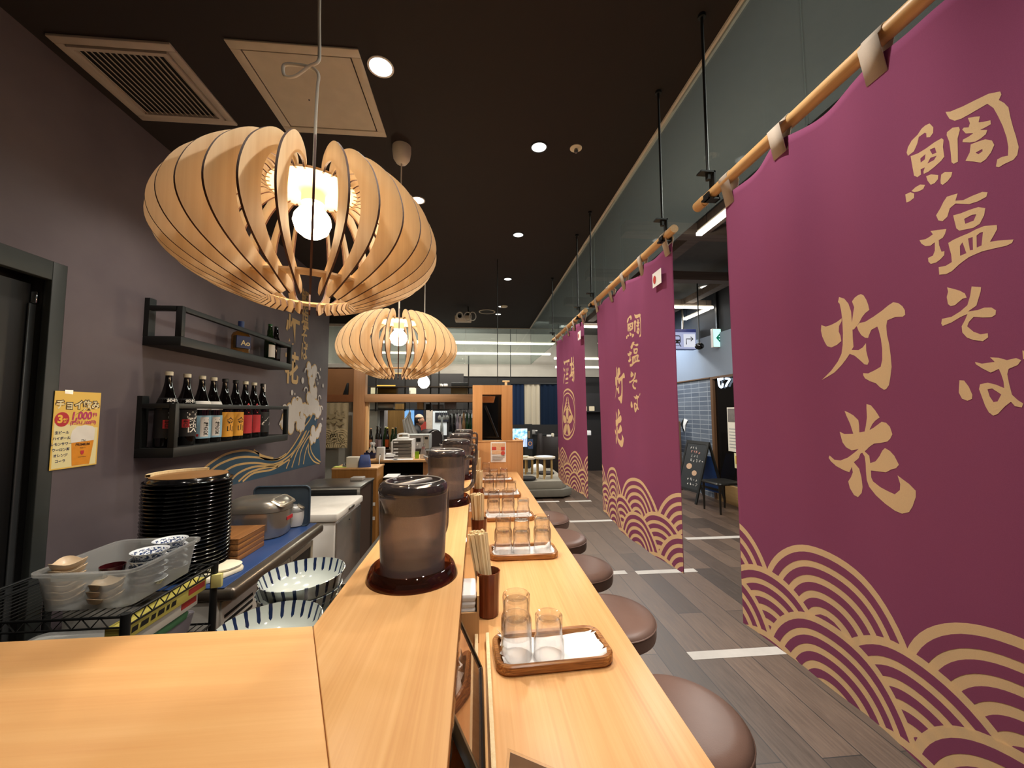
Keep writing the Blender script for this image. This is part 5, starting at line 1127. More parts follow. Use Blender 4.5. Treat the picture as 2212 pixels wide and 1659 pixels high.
# ================================================================== bar behind the register
YB_ = 6.6
t = thing('back_bar', 'dark back bar counter behind the register with bottles and kitchen machines', 'counter', (0, YB_, 0)); obj('top', box(-1.95, .05, -.3, .15, .90, .94), plain('bar_dark_wood', '#3a2c22', .4), t); obj('front', box(-1.9, .03, -.25, -.22, 0, .90), plain('bar_dark_wood', '#3a2c22', .4), t)
SB = [(804, .33, '#c9875a', '#e0b48c'), (815, .36, '#b8a8b8', None), (824, .34, '#b8a8b8', None), (832, .35, None, '#cfd0b0'), (839, .34, '#c85a22', '#d8c84a'), (848, .33, None, '#d8b878'), (857, .34, '#3a5a36', None)]
for k, (px, H, c, nk) in enumerate(SB):
    L = [] if c is None else [('body_label', .03, .15, 1.0, plain('bar_label_%d' % k, c, .6))]
    bottle((X(px, YB_-.1), YB_-.14+(.09 if k % 2 else 0), .94), H, .034, ('bottle with %s behind the register, %s from the left' % (('a tan label', 'a lilac label', 'a lilac label', 'no label', 'an orange label', 'a gold cap', 'a green body')[k], ('first', 'second', 'third', 'fourth', 'fifth', 'sixth', 'seventh')[k])), GREENB if k in (3, 5, 6) else BOTM, 0, plain('bar_cap_%d' % k, nk or '#222222', .4), L, 'bottles behind the register')
    for o in BP: o.rotation_euler.z = -PI/2
Ym = 6.45
t = thing('microwave', 'white microwave behind the clear pump bottle', 'microwave', (X(906, Ym), Ym, .94)); mz = Z(938, Ym)-.94; mw = .185
obj('body', box(-mw-.05, mw, -.15, .18, 0, mz), plain('microwave_grey', '#aeb0ae', .4), t, bevel=.008); obj('door', box(-mw-.04, .09, -.156, -.15, .015, mz-.02), WHITE, t, bevel=.003); obj('panel', box(.10, mw-.01, -.156, -.15, .015, mz-.02), OFFW, t); obj('display', box(.115, mw-.025, -.158, -.155, mz-.07, mz-.035), BLACK, t); obj('window', box(-.02, .05, -.158, -.155, mz-.11, mz-.05), BLACK, t)
Yb = 6.98
BAR_W = plain('barrel_wood', '#241a15', .5, var=.3, scale=12)
t = thing('barrel', 'dark wooden barrel lying on its side behind the microwave', 'barrel', (X(930, Yb), Yb, Z(947, Yb))); br = (Z(928, Yb)-Z(969, Yb))/2
obj('staves', lathe([(br*.82, -.18), (br*.95, -.1), (br, 0), (br*.95, .1), (br*.82, .18)], 32).rot(PI/2, 'X').rot(math.radians(38)), BAR_W, t, 40)
for yy in (-.13, .13): obj('hoop', lathe([(br*.925, yy-.02), (br*.96, yy-.02), (br*.965, yy+.02), (br*.93, yy+.02)], 32, False, False).rot(PI/2, 'X').rot(math.radians(38)), BLACK, t, 40)
obj('barrel_head', cyl(br*.80, .165, .172, 32).rot(PI/2, 'X').rot(math.radians(38)), plain('barrel_head', '#1a1412', .6), t)
one('barrel_stand', 'dark stand under the lying barrel', 'stand', box(-.2, .2, -.2, .2, 0, Z(947, Yb)-br*1.02), BLACK, (X(930, Yb), Yb+.05, 0))
# hanging apron
Ya = 7.1
a0, a1 = ay(872, 900, Ya), ay(898, 938, Ya)
def hang(w, zs, fold, n=18): return Geo([(ww*(i/n-.5)+sh, .02*math.sin(i*fold), z) for (z, ww, sh) in zs for i in range(n+1)], [(k*(n+1)+i, k*(n+1)+i+1, (k+1)*(n+1)+i+1, (k+1)*(n+1)+i) for k in range(len(zs)-1) for i in range(n)])
o = one('hanging_cloth', 'white cloth hanging from a hook in front of the blue-lit doorway', 'cloth', hang(.2, [(1.10, .25, .06), (1.20, .22, .03), (1.30, .19, 0), (1.38, .17, -.02), (1.43, .09, .0), (1.50, .05, .02), (1.545, .02, .02)], 1.3), PAPER, (X(883, Ya), Ya, 0), smooth=80)
one('cloth_hook', 'black hook rail holding the white hanging cloth', 'hook', tube([(0, 0, 1.545), (0, 0, 1.9)], .006, 6), BLACK, (X(883, Ya)+.02, Ya, 0))
# walls of the back room
Yw = 9.6
struct('wall_back', box(-2.6, -.30, 9.12, 9.2, 0, 2.4), plain('dark_back_wall', '#110f0e', .7))
def panel(name, label, cat, px0, py0, px1, py1, Y, m, th=.03):
    a, b = ay(px0, py0, Y), ay(px1, py1, Y); zb = 0 if Y < 8.5 else b.z
    if Y > 8.5: th = 9.121-Y
    return one(name, label, cat, box(a.x, b.x, 0, th, zb, a.z), m, (0, Y, 0))
WOODP = wood('veneer_panel', '#6e5228', '#8f6e3c', 'Z', .6, .5)
panel('veneer_panel', 'brown wood-grain wall panel behind the bottles', 'panel', 826, 872, 872, 990, 8.2, WOODP)
panel('concrete_column', 'pale plaster column at the left of the back bar', 'column', 797, 866, 813, 1000, 7.6, plain('plaster_pale', '#b4b4ac', .8), .3)
panel('grey_column', 'grey column between the pale plaster and the wood-grain panel', 'column', 812, 866, 828, 1000, 7.8, plain('column_grey', '#6f6d6e', .8), .3)
BLUEL = emit('blue_doorway_glow', '#7fb4e6', 1.0)  # emission stands in for blue light falling on the doorway panel
panel('lit_panel', 'blue-lit doorway panel behind the hanging cloth', 'light panel', 871, 884, 894, 945, 9.09, BLUEL, .02)
NAVY = cloth('navy_noren', '#22304a', .15)
panel('navy_curtain', 'navy curtain behind the person in the back kitchen', 'curtain', 893, 884, 914, 914, 9.10, NAVY, .01)
panel('red_board', 'red board beside the person in the back kitchen', 'panel', 902, 911, 920, 935, 9.06, plain('panel_red', '#8a2a20', .6), .02)
PATT = plain('patterned_paper', '#a59a8c', .7, var=.3, scale=18)
panel('patterned_curtain', 'beige patterned curtain right of the red panel', 'curtain', 920.5, 884, 934, 940, 9.10, PATT, .02)
panel('wall_notice', 'white notice sheets on the wall behind the glasses', 'notice', 935, 888, 965, 940, 9.10, plain('notice_white', '#c9d4dc', .7, var=.06, scale=20), .02)
panel('dark_screen', 'dark board fixed over the white notices', 'board', 940, 891, 968, 911, 9.08, plain('board_navy', '#151a26', .5), .02)
# overhead shelving with things
Ys = 7.6
SHB = plain('rack_black', '#161413', .5); SHW = plain('rack_board', '#4a3d30', .6)
t = thing('overhead_rack', 'black steel overhead rack above the timber beam', 'rack', (0, Ys, 0))
for px in (812, 875, 930, 948, 1012): obj('upright', box(X(px, Ys)-.012, X(px, Ys)+.012, -.012, .012, Z(888, Ys), 2.6), SHB, t)
for py in (836, 852, 868, 885): obj('shelf_board', box(X(800, Ys), X(1022, Ys), -.15, .2, Z(py, Ys)-.012, Z(py, Ys)+.006), SHW if py != 885 else SHB, t)
def onshelf(name, label, cat, px0, py0, px1, py1, m, dy=-.05): 
    dy = .014 if dy > -.07 else .004
    a, b = ay(px0, py0, Ys+dy), ay(px1, py1, Ys+dy); bt = min((836, 852, 868, 885), key=lambda q: abs(q-py1)); zb = Z(bt, Ys)+.007; up = [Z(q, Ys)-.013 for q in (836, 852, 868) if q < bt]; z1 = min([max(a.z, zb+.03)]+([min(up)] if up else []))
    return one(name, label, cat, box(a.x, b.x, 0, .17 if dy > .01 else .008, zb, z1), m, (0, Ys+dy, 0), bevel=.004)
GOLDP = plain('gold_foil', '#9c7a1e', .25, .8)
onshelf('gold_tray', 'gold rimmed tray box on the overhead rack at left', 'box', 815, 830, 856, 846, plain('brown_tin', '#6b5320', .35, .5)); onshelf('gold_edge', 'bright gold strip along the front of the tray box', 'strip', 814, 840, 854, 842.5, emit('gold_edge_glow', '#ffd060', .9), -.075)  # gold edge is no lamp; its brightness is put in as emission
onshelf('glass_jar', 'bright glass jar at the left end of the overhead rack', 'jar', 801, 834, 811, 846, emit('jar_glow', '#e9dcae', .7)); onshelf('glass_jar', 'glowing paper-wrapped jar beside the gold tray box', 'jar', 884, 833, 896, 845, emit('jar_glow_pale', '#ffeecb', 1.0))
onshelf('white_card', 'left white card on the overhead rack above the beam', 'card', 947, 829, 955, 838, PAPER); onshelf('white_card', 'right white card on the overhead rack above the beam', 'card', 958, 829, 966, 838, PAPER)
onshelf('cardboard_box', 'tan cardboard box on the overhead rack beside the end post', 'box', 974, 838, 1010, 852, plain('cardboard', '#94805a', .7)); onshelf('dark_crate', 'dark crate on the top of the overhead rack', 'crate', 975, 826, 1012, 835, BLACK)
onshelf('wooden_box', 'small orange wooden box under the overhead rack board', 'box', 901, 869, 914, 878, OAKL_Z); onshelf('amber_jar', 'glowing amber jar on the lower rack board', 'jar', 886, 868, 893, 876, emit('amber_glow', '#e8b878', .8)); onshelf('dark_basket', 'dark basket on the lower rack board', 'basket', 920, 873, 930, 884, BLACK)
onshelf('egg_carton', 'left clear carton of small glasses on the lower rack board', 'carton', 934, 874, 957, 884, plain('carton_pinkgrey', '#8f7e78', .5, var=.4, scale=30)); onshelf('egg_carton', 'right clear carton of small glasses on the lower rack board', 'carton', 960, 869, 985, 884, plain('carton_pinkgrey', '#8f7e78', .5, var=.4, scale=30))
onshelf('steel_pan', 'dark steel pan on the lower rack board at left', 'pan', 812, 869, 850, 877, STEEL)
# hanging wine glasses
WG = lathe([(.030, 0), (.034, -.002), (.004, -.006), (.0035, -.06), (.020, -.075), (.032, -.10), (.033, -.125), (.028, -.15), (.026, -.15), (.030, -.125), (.028, -.10), (.016, -.079), (.001, -.07)], 16, True, False)
WGM = clear('stemware', (.9, .92, .92), (.75, .8, .8), 1.6, .03, .45, (.9, .92, .92)); w0 = None
for i in range(18):
    px = 950+i*4.1; l = 'small stem glass hanging upside down in the row above the bar bottles'; loc = (X(px, 7.40), 7.40+(.035 if i % 2 else 0), Z(886 if i > 5 else 889, 7.45))
    if w0 is None: w0 = one('stem_glass', l, 'glass', WG, WGM, loc, 0, 'hanging stem glasses over the bar', 60)
    else: dup(w0, loc)
t = thing('glass_rail', 'black rail holding the hanging stem glasses', 'rail', (0, 7.49, 0)); obj('rail', box(X(947, 7.40), X(1022, 7.40), -.10, -.04, Z(885, 7.40), Z(885, 7.40)+.01), SHB, t)
Yq = 7.3
for k, (px, py, c, lc, l) in enumerate([(955, 907, '#b9c4c4', '#d8d8d4', 'white sake bottle with black brush letters on the back bar'), (973, 905, '#15181a', '#8a9090', 'dark slim bottle right of the white sake bottle'), (981, 903, '#0f1212', None, 'black bottle in the middle of the bar bottles'), (988, 901, '#8e8792', '#b8b0c0', 'lilac bottle in the middle of the bar bottles'),
                                        (994, 906, '#b09a98', '#c86a70', 'pale bottle with a pink label on the back bar'), (1002, 898, '#8a6a48', None, 'amber brown bottle beside the end post'), (1009, 900, '#1c3a22', None, 'dark green bottle beside the end post'), (1016, 902, '#143018', '#c8c49a', 'last green bottle with a cream label beside the end post')]):
    zb = 1.0; H = Z(py-10, Yq)-zb
    bottle((X(px, Yq), Yq, zb), max(.2, H), .031, l, plain('bar_glass_%d' % k, c, .1), 0, BLACK, [] if lc is None else [('body_label', .03, .16, 1.0, plain('bar_lab_%d' % k, lc, .6), [('万丈', .07, -.0, .095, INK)] if k == 0 else [])], 'bottles on the back bar by the end post')
    for o in BP: o.rotation_euler.z = -PI/2
one('bar_ledge', 'dark ledge carrying the bar bottles by the end post', 'ledge', box(X(945, Yq), X(1024, Yq), -.12, .12, .94, 1.0), BLACK, (0, Yq, 0))
one('white_papers', 'small white cards standing above the row of pitchers', 'card', gsum([box(-.03, .03, 0, .004, 0, .10), box(.02, .09, .02, .024, -.01, .05)]), PAPER, (X(968, 6.4), 6.4, .945))

# ------------------------------------------------------------------ the person in the back kitchen
SKIN = plain('skin', '#b98a6c', .6); SHIRT = plain('black_shirt', '#17181a', .8); HAIRM = plain('dark_hair', '#17120f', .8); CAPM = plain('beige_cap', '#a8927e', .8)
Yp = 8.5; pc = ay(898, 907, Yp)
pe = thing('person', 'person in a black shirt and beige cap, seen in profile in the back kitchen', 'person', (pc.x, Yp, 0), 0)
def skin_body(name, chain, mat, par, sub=2):
    me = bpy.data.meshes.new(name); vs = []; es = []; rs = []
    for (p, r, parent) in chain:
        vs.append(p); rs.append(r)
        if parent is not None: es.append((parent, len(vs)-1))
    me.from_pydata(vs, es, []); me.materials.append(mat); o = bpy.data.objects.new(name, me); COL.objects.link(o); o.parent = par
    m = o.modifiers.new('skin', 'SKIN'); m.use_smooth_shade = True
    for i, r in enumerate(rs):
        d = me.skin_vertices[0].data[i]; d.radius = r if isinstance(r, tuple) else (r, r); d.use_root = (i == 0)
    s = o.modifiers.new('sub', 'SUBSURF'); s.levels = s.render_levels = sub; return o
hz = 1.355
skin_body('body', [((-.03, 0, .78), (.15, .13), None), ((.0, 0, .95), (.15, .12), 0), ((.02, 0, 1.13), (.18, .14), 1), ((.05, 0, 1.225), (.06, .06), 2), ((.06, 0, 1.27), .05, 3),
                   ((.02, -.17, 1.13), .065, 2), ((.06, -.20, .86), .045, 5), ((.22, -.17, .80), .036, 6), ((.30, -.15, .79), .028, 7), ((.02, .17, 1.13), .065, 2), ((.06, .20, .86), .045, 9), ((.22, .17, .80), .036, 10), ((.30, .15, .79), .028, 11),
                   ((-.02, -.09, .70), .085, 0), ((.05, -.10, .42), .06, 13), ((.0, -.10, .08), .045, 14), ((.12, -.11, .04), .04, 15), ((-.02, .09, .70), .085, 0), ((.05, .10, .42), .06, 17), ((.0, .10, .08), .045, 18), ((.12, .11, .04), .04, 19)], SHIRT, pe)
hd = sphere(.088, (0, 0, 0), 20, 1.28); hd.v = [(x*1.08+(.014 if z < -.02 and x > 0 else 0), y*.86, z) for x, y, z in hd.v]
obj('head', gsum([hd.mv(.075, 0, hz), sphere(.013, (.168, 0, hz-.012), 10, 1.5), sphere(.012, (.160, 0, hz-.055), 10, .6), sphere(.02, (.07, -.078, hz-.01), 10, 1.5), cyl(.05, hz-.16, hz-.05, 14).mv(.06, 0, 0)]), SKIN, pe, 60)
hr = sphere(.094, (.062, 0, hz), 20, 1.2); hr.f = [f for f in hr.f if sum(hr.v[i][0] for i in f)/len(f) < .085 and sum(hr.v[i][2] for i in f)/len(f) > hz-.075]
obj('hair', hr, HAIRM, pe, 60)
cp = sphere(.098, (.07, 0, hz+.02), 20, 1.05); cp.f = [f for f in cp.f if sum(cp.v[i][2] for i in f)/len(f) > hz+.045]
obj('cap', cp, CAPM, pe, 60); obj('eye', sphere(.009, (.152, -.035, hz+.012), 8), HAIRM, pe, 60)
obj('mask', Geo(*(lambda s: (s.v, [f for f in s.f if sum(s.v[i][0] for i in f)/len(f) > .08 and sum(s.v[i][2] for i in f)/len(f) < hz-.025]))(sphere(.099, (.078, 0, hz-.012), 20, 1.1))), plain('mask_tan', '#9c7a66', .8), pe, 60)
for s in (-1, 1):
    h = obj('hand', gsum([sphere(.034, (.34, s*.15, .785), 12, .5)]+[tube([(.36, s*.15+dy, .785), (.39, s*.15+dy*1.1, .782), (.40+l, s*.15+dy*1.15, .770)], [.008, .0075, .006], 8) for dy, l in ((-.022, .005), (-.008, .014), (.007, .012), (.021, .002))]+[tube([(.33, s*.12, .785), (.355, s*.108, .782), (.37, s*.108, .775)], [.009, .008, .006], 8)]), SKIN, pe, 60)

# ================================================================== right of the end post: curtains, tables, platform
Yc = 8.6
for px0, px1, m, l in ((1104, 1132, NAVY, 'left navy panel of the split curtain beyond the end post'), (1133, 1166.5, cloth('cream_noren', '#c4bba6', .2), 'cream middle panel of the split curtain beyond the end post'), (1167.5, 1206, cloth('navy_noren_dark', '#1a2536', .15), 'right navy panel of the split curtain beside the farthest banner')):
    a, b = ay(px0, 830 if px0 == 1133 else 829, Yc), ay(px1, 917, Yc); n = 14; w = b.x-a.x
    o = one('split_curtain', l, 'curtain', Geo([(w*i/n, .012*math.sin(i*1.4), z) for z in (b.z, a.z) for i in range(n+1)], [(i, i+1, n+2+i, n+1+i) for i in range(n)]), m, (a.x, Yc, 0), 0, 'split curtain beyond the end post', 80)
t = thing('curtain_rail', 'dark rail above the split curtain', 'rail', (0, Yc, 0)); obj('rail', box(X(1100, Yc), X(1212, Yc), -.02, .02, Z(829, Yc), Z(826, Yc)), BLACK, t)
for px in (1103, 1208): obj('hanging_rod', box(X(px, Yc)-.008, X(px, Yc)+.008, -.008, .008, Z(826, Yc), 3.63), BLACK, t)
# lit menu screen
def disp_mat():
    tt = NT('menu_screen_glow'); v = tt.coord((1, 1, 1)); sp = tt.new('ShaderNodeSeparateXYZ'); tt.link(v, sp.inputs[0])
    c = tt.ramp(tt.noise(v, 14, 3), [(.35, (.12, .36, .62)), (.5, (.45, .8, .92)), (.62, (.9, .98, 1))]); low = tt.math('LESS_THAN', sp.outputs['Z'], -.02)
    c2 = tt.ramp(tt.noise(tt.coord((40, 1, 1)), 2, 0), [(.4, (.12, .22, .5)), (.6, (.7, .8, .95))]); e = tt.new('ShaderNodeEmission', Strength=1.2)
    tt.link(tt.mix(low, c, c2), e.inputs[0]); tt.link(e.outputs[0], tt.out.inputs[0]); return tt.m
Yd = 8.25; a, b = ay(1106, 926, Yd), ay(1139, 965, Yd)
t = thing('menu_screen', 'glowing light-blue menu screen behind the wooden end panel', 'screen', ((a.x+b.x)/2, Yd, (a.z+b.z)/2)); w, h = b.x-a.x, a.z-b.z
obj('display', box(-w/2, w/2, -.004, 0, -h/2, h/2), disp_mat(), t); obj('case', box(-w/2-.012, w/2+.012, 0, .03, -h/2-.012, h/2+.012), BLACK, t); obj('stand', box(-.03, .03, .005, .03, .302-(a.z+b.z)/2, -h/2), BLACK, t)
0 and one('stand_lamp', 'small white lit object at the foot of the menu screen', 'lamp', sphere(.03, (0, 0, 0), 12, 1.5), emit('small_white_glow', '#f4f6ff', 1.2), (X(1136, 7.8), 7.8, Z(969, 7.8)), smooth=60)
one('dark_partition', 'dark narrow partition panel behind the menu screen', 'panel', box(X(1136, 8.3), X(1152, 8.3), 8.51, 8.54, 0, 1.25), BLACK)
t = thing('blue_poster', 'dark blue poster with an orange ring behind the round table', 'poster', (X(1140, 8.5), 8.5, Z(961, 8.5)))
obj('sheet', box(0, X(1151, 8.2)-X(1140, 8.2), 0, .01, -.11, .10), plain('poster_blue', '#2e4468', .6), t)
obj('ring', lathe([(.03, 0), (.045, 0), (.045, .002), (.03, .002), (.03, 0)], 20, False, False).rot(PI/2, 'X').mv(.045, 0, 0), plain('ring_orange', '#c98a5a', .6), t)
one('brown_sign', 'narrow brown sign right of the menu screen', 'sign', box(0, X(1147, 8.3)-X(1140, 8.3), 0, .02, Z(950, 8.3), Z(934, 8.3)), plain('sign_brown', '#7a6248', .6), (X(1140, 8.3), 8.489, 0))
DKW = plain('dark_furniture', '#1e1512', .4, var=.3, scale=8)
t = thing('dark_sideboard', 'dark wooden sideboard behind the round table', 'cabinet', (X(1190, 9.0), 9.0, 0)); obj('body', box(-.25, .45, -.2, .2, .0, Z(946, 9.)), DKW, t, bevel=.006); 0
for k, (px, py, w_, h_, l) in enumerate(((1153, 934, .14, .1, 'pale grey box on the counter under the cream curtain'), (1184, 941, .10, .045, 'white packet on the dark sideboard'), (1192, 937, .05, .08, 'cream pot on the dark sideboard'), (1162, 928, .05, .03, 'small white cup under the cream curtain'))): one(('grey_box', 'white_packet', 'cream_pot', 'white_cup')[k], l, ('box', 'packet', 'pot', 'cup')[k], box(-w_/2, w_/2, -.05, .05, 0, h_), (GREYT, PAPER, CREAM, WHITE)[k], (X(px, 9.), 8.95 if k in (1, 2) else 9.3, Z(946, 9.0)+.001 if k in (1, 2) else Z(py+6, 9.3)), bevel=.01)
one('side_counter', 'dark counter along the wall under the split curtain', 'counter', box(X(1105, 9.3), X(1215, 9.3), -.05, .35, 0, Z(940, 9.3)-.02), BLACK, (0, 9.35, 0))
t = thing('folding_board', 'dark brown folding board leaning behind the round table', 'board', (X(1164, 8.6), 8.62, 0)); obj('board', prism([(-.11, .0), (.12, .0), (.07, Z(939, 8.6)), (-.03, Z(939, 8.6))], -.015, .015).rot(PI/2, 'X'), DKW, t, bevel=.003); obj('brace', box(-.005, .005, -.02, .0, .2, .9), DKW, t)
# platform with low tables and cushions
Yt = 6.95
PL = plain('platform_grey', '#8c8678', .7, var=.08)
zpl = .30
t = thing('raised_platform', 'low pale grey platform beyond the end panel, beside the aisle', 'platform', (0, 0, 0)); xp = X(1205, Yt)+.05
obj('deck', prism([(.45, Yt), (xp, Yt), (xp+.12, Yt+.16), (xp+.12, 8.5), (.45, 8.5)], .16, zpl), PL, t, bevel=.01); obj('plinth', prism([(.45, Yt-.05), (xp+.02, Yt-.05), (xp+.20, Yt+.10), (xp+.20, 8.5), (.45, 8.5)], .03, .16), plain('plinth_grey', '#6f6a5e', .7), t, bevel=.01)
TBW = wood('low_table_wood', '#a58248', '#c4a268', 'Z', 1, .5)
def low_table(px, Y, r, H, label, extra=0):
    x = X(px, Y); t = thing('low_table', label, 'table', (x, Y, zpl)); obj('top', cyl(r, H-.03, H, 36), plain('table_top_pale', '#cfc3ae', .35), t, 40)
    for k in range(6): a = 2*PI*k/6+.3; obj('leg', cyl(.018, 0, H-.03, 12).mv(r*.75*math.cos(a), r*.75*math.sin(a), 0), TBW, t, 40)
    return t
Hq = Z(990, 7.3)-zpl
low_table(1175, 7.3, .20, Hq, 'small round low table with pale wooden legs, beside the farthest banner'); low_table(1136, 7.85, .18, Z(991, 7.85)-zpl, 'low table beside the wooden end panel with a dish on it')
one('table_mat', 'pale blue round mat on the small round table', 'mat', cyl(.16, 0, .006, 32), plain('mat_blue', '#c4ccd8', .4), (X(1175, 7.3), 7.3, zpl+Hq), smooth=40)
one('shallow_dish', 'cream dish on the low table beside the end panel', 'dish', lathe([(0, 0), (.04, 0), (.07, .03), (.066, .03), (.038, .006), (0, .006)], 24, False, False), CREAM, (X(1134, 7.8), 7.82, Z(991, 7.85)), smooth=50)
for px, Y, r, z, m, l in ((1138, 7.1, .155, .055, plain('cushion_black', '#1f1e1d', .9), 'round black cushion on the platform beside the end panel'), (1178, 7.75, .16, .04, plain('cushion_dark', '#2a2524', .9), 'dark cushion behind the small round table')):
    one('floor_cushion', l, 'cushion', lathe([(0, 0), (r*.9, 0), (r, z*.3), (r, z*.7), (r*.9, z), (r*.5, z*1.08), (0, z*1.05)], 32), m, (X(px, Y), Y, zpl), smooth=60)
one('white_bag', 'crumpled white bag on the platform under the low tables', 'bag', loft([rloop(.26, .12, .03, 0), rloop(.28, .14, .04, .05), rloop(.20, .10, .03, .11), rloop(.1, .03, .01, .13)]), PAPER, (X(1160, 8.2), 8.22, zpl), .3, smooth=60)

# ================================================================== the hall on the right
XR = 4.15
def brick_mat():
    tt = NT('blue_grey_tile'); setp(tt.p, None, .35); v = tt.coord(); sp = tt.new('ShaderNodeSeparateXYZ'); tt.link(v, sp.inputs[0])
    cb = tt.new('ShaderNodeCombineXYZ'); tt.link(sp.outputs['Y'], cb.inputs[0]); tt.link(sp.outputs['Z'], cb.inputs[1])
    b = tt.new('ShaderNodeTexBrick'); b.offset = 0; b.inputs['Scale'].default_value = 1; b.inputs['Brick Width'].default_value = .27; b.inputs['Row Height'].default_value = .085; b.inputs['Mortar Size'].default_value = .006
    b.inputs['Color1'].default_value = (*lin('#5a6370'), 1); b.inputs['Color2'].default_value = (*lin('#6c7580'), 1); b.inputs['Mortar'].default_value = (*lin('#9aa0a6'), 1)
    tt.link(cb.outputs[0], b.inputs['Vector']); n = tt.noise(v, 5, 3); tt.link(tt.mix(tt.math('MULTIPLY', n, .35), b.outputs['Color'], lin('#3f4650')), tt.p.inputs['Base Color']); return tt.m
struct('wall_right', box(XR, XR+.1, 6.62, 10.5, 0, 2.10), brick_mat())
struct('wall_right', box(XR-.02, XR+.1, 2.6, 10.5, 2.12, 2.86), plain('fascia_blue_grey', '#77818e', .7, var=.08, scale=2))
struct('wall_right', box(XR, XR+.1, 2.6, 10.5, 2.86, 3.62), plain('fascia_dark', '#24262a', .8))
struct('trim_5', gsum([box(XR-.025, XR+.05, 6.55, 6.62, 0, 2.12), box(XR-.03, XR, 6.62, 10.5, 2.10, 2.12), box(XR-.03, XR, 2.6, 6.55, 2.08, 2.12)]), wood('shopfront_frame', '#4a3220', '#6a4a2c', 'Z', 1, .5))
struct('window_1', box(XR+.02, XR+.03, 2.6, 6.55, .35, 2.08), clear('shop_glass', (.22, .2, .18), (.1, .1, .1), 1.2, .03, .2, (.05, .04, .035)))
struct('trim_6', box(XR-.02, XR+.05, 2.6, 6.55, 0, .30), wood('shop_plinth', '#8a6a42', '#a58252', 'Y', 1, .5))
struct('wall_right', box(XR+.6, XR+.7, 2.6, 6.6, 0, 2.4), DARK)
NEON = emit('neon_white', '#cfe6ff', 3.0)
t = thing('neon_sign', 'pale neon lettering in the shop window at the edge of the nearest banner', 'sign', (XR-.01, 6.22, 1.98)); obj('tube', gsum([tube(catmull([(0, .18, .10), (0, .16, -.02), (0, .10, -.06), (0, .06, .0)], 5), .016, 8), tube([(0, .12, .10), (0, .115, .06)], .014, 8), tube([(0, .07, .11), (0, .065, .07)], .014, 8), tube(catmull([(0, -.02, .08), (0, -.12, .06), (0, -.06, .0), (0, -.02, -.05)], 5), .016, 8)]), NEON, t, 60)
t = thing('menu_sheet', 'menu sheet with a food photo in the shop window by the nearest banner', 'poster', (XR+.015, 6.12, 1.28)); obj('sheet', box(0, .004, -.16, .12, -.42, .30), OFFW, t); obj('photo', box(-.002, 0, -.15, .10, .06, .28), plain('photo_grey', '#6e6660', .5, var=.5, scale=16), t); obj('text_block', gsum([box(-.002, 0, -.14, .08, -.36+.05*k, -.345+.05*k) for k in range(7)]), GREYT, t)
t = thing('small_notice', 'small notice with a yellow picture below the menu sheet', 'notice', (XR+.015, 6.0, .72)); obj('sheet', box(0, .005, -.08, .10, -.12, .12), plain('notice_cream', '#d8cfa0', .6), t); obj('picture', box(-.003, 0, -.05, .07, -.05, .08), plain('notice_yellow', '#c49a2c', .6), t)
t = thing('wall_emblem', 'small white angular emblem mounted on the blue-grey tiles', 'sign', (XR-.015, 7.55, 1.24)); obj('plate', prism([(-.12, .10), (.02, .13), (.10, .0), (.0, -.12), (-.02, .0)], 0, .01).x(Matrix(((0, 0, 1, 0), (1, 0, 0, 0), (0, 1, 0, 0), (0, 0, 0, 1)))), PAPER, t)
obj('dark_edge', prism([(.02, .135), (.15, .02), (.04, -.14), (.06, .0)], -.004, .006).x(Matrix(((0, 0, 1, 0), (1, 0, 0, 0), (0, 1, 0, 0), (0, 0, 0, 1)))), BLACK, t)
# A-frame board
t = thing('sandwich_board', 'black A-frame chalkboard sign on the hall floor against the tiles', 'sign', (3.82, 6.55, 0), math.radians(8)); Hs = 1.0
def lean(g, s): return g.rot(-s*math.radians(16), 'Y').mv(0, 0, Hs)
CHK = plain('chalkboard', '#1d2124', .6)
# the board faces the stools: front leaf normal to -X
def leaf(s):
    fr = lean(gsum([box(-.012, .012, -.28, -.24, -Hs*1.04, 0), box(-.012, .012, .24, .28, -Hs*1.04, 0), box(-.012, .012, -.24, .24, -.05, 0), box(-.012, .012, -.24, .24, -.86, -.82)]), s)
    return obj('leaf_frame', fr, BLACK, t)
leaf(-1); leaf(1)
pn = obj('chalk_panel', lean(box(-.006, .006, -.24, .24, -.82, -.05), -1), CHK, t)
CW = plain('chalk_white', '#c9c6c0', .9); CP = plain('chalk_pink', '#b98a80', .9); CT = plain('chalk_tan', '#b8977a', .9)
rn = random.Random(3)
sc = []
for k, (z, n, a0) in enumerate(((-.12, 3, -.05), (-.27, 3, -.12), (-.34, 5, -.12), (-.66, 4, -.14), (-.74, 5, -.16))):
    for i in range(n): y = .18+a0-.07*i; sc += [tube([(-.008, y+rn.uniform(-.02, .02), z+rn.uniform(-.025, .025)) for _ in range(5)], .004, 5)]
obj('chalk_writing', lean(gsum(sc), -1), CW, t); obj('chalk_writing', lean(gsum([tube([(-.008, .08-.06*i+rn.uniform(-.02, .02), -.19+rn.uniform(-.025, .025)) for _ in range(6)], .006, 5) for i in range(4)]), -1), CP, t)
obj('chalk_drawing', lean(gsum([shape2(disc2(.08, -.45, .07, .05), '+X', -.008), shape2(disc2(-.08, -.55, .06, .045), '+X', -.008)]), -1), CT, t)
obj('blue_panel', lean(box(-.006, .006, -.23, .23, -.9, -.25), 1), plain('leaflet_blue', '#1f4a8a', .6, var=.2), t)
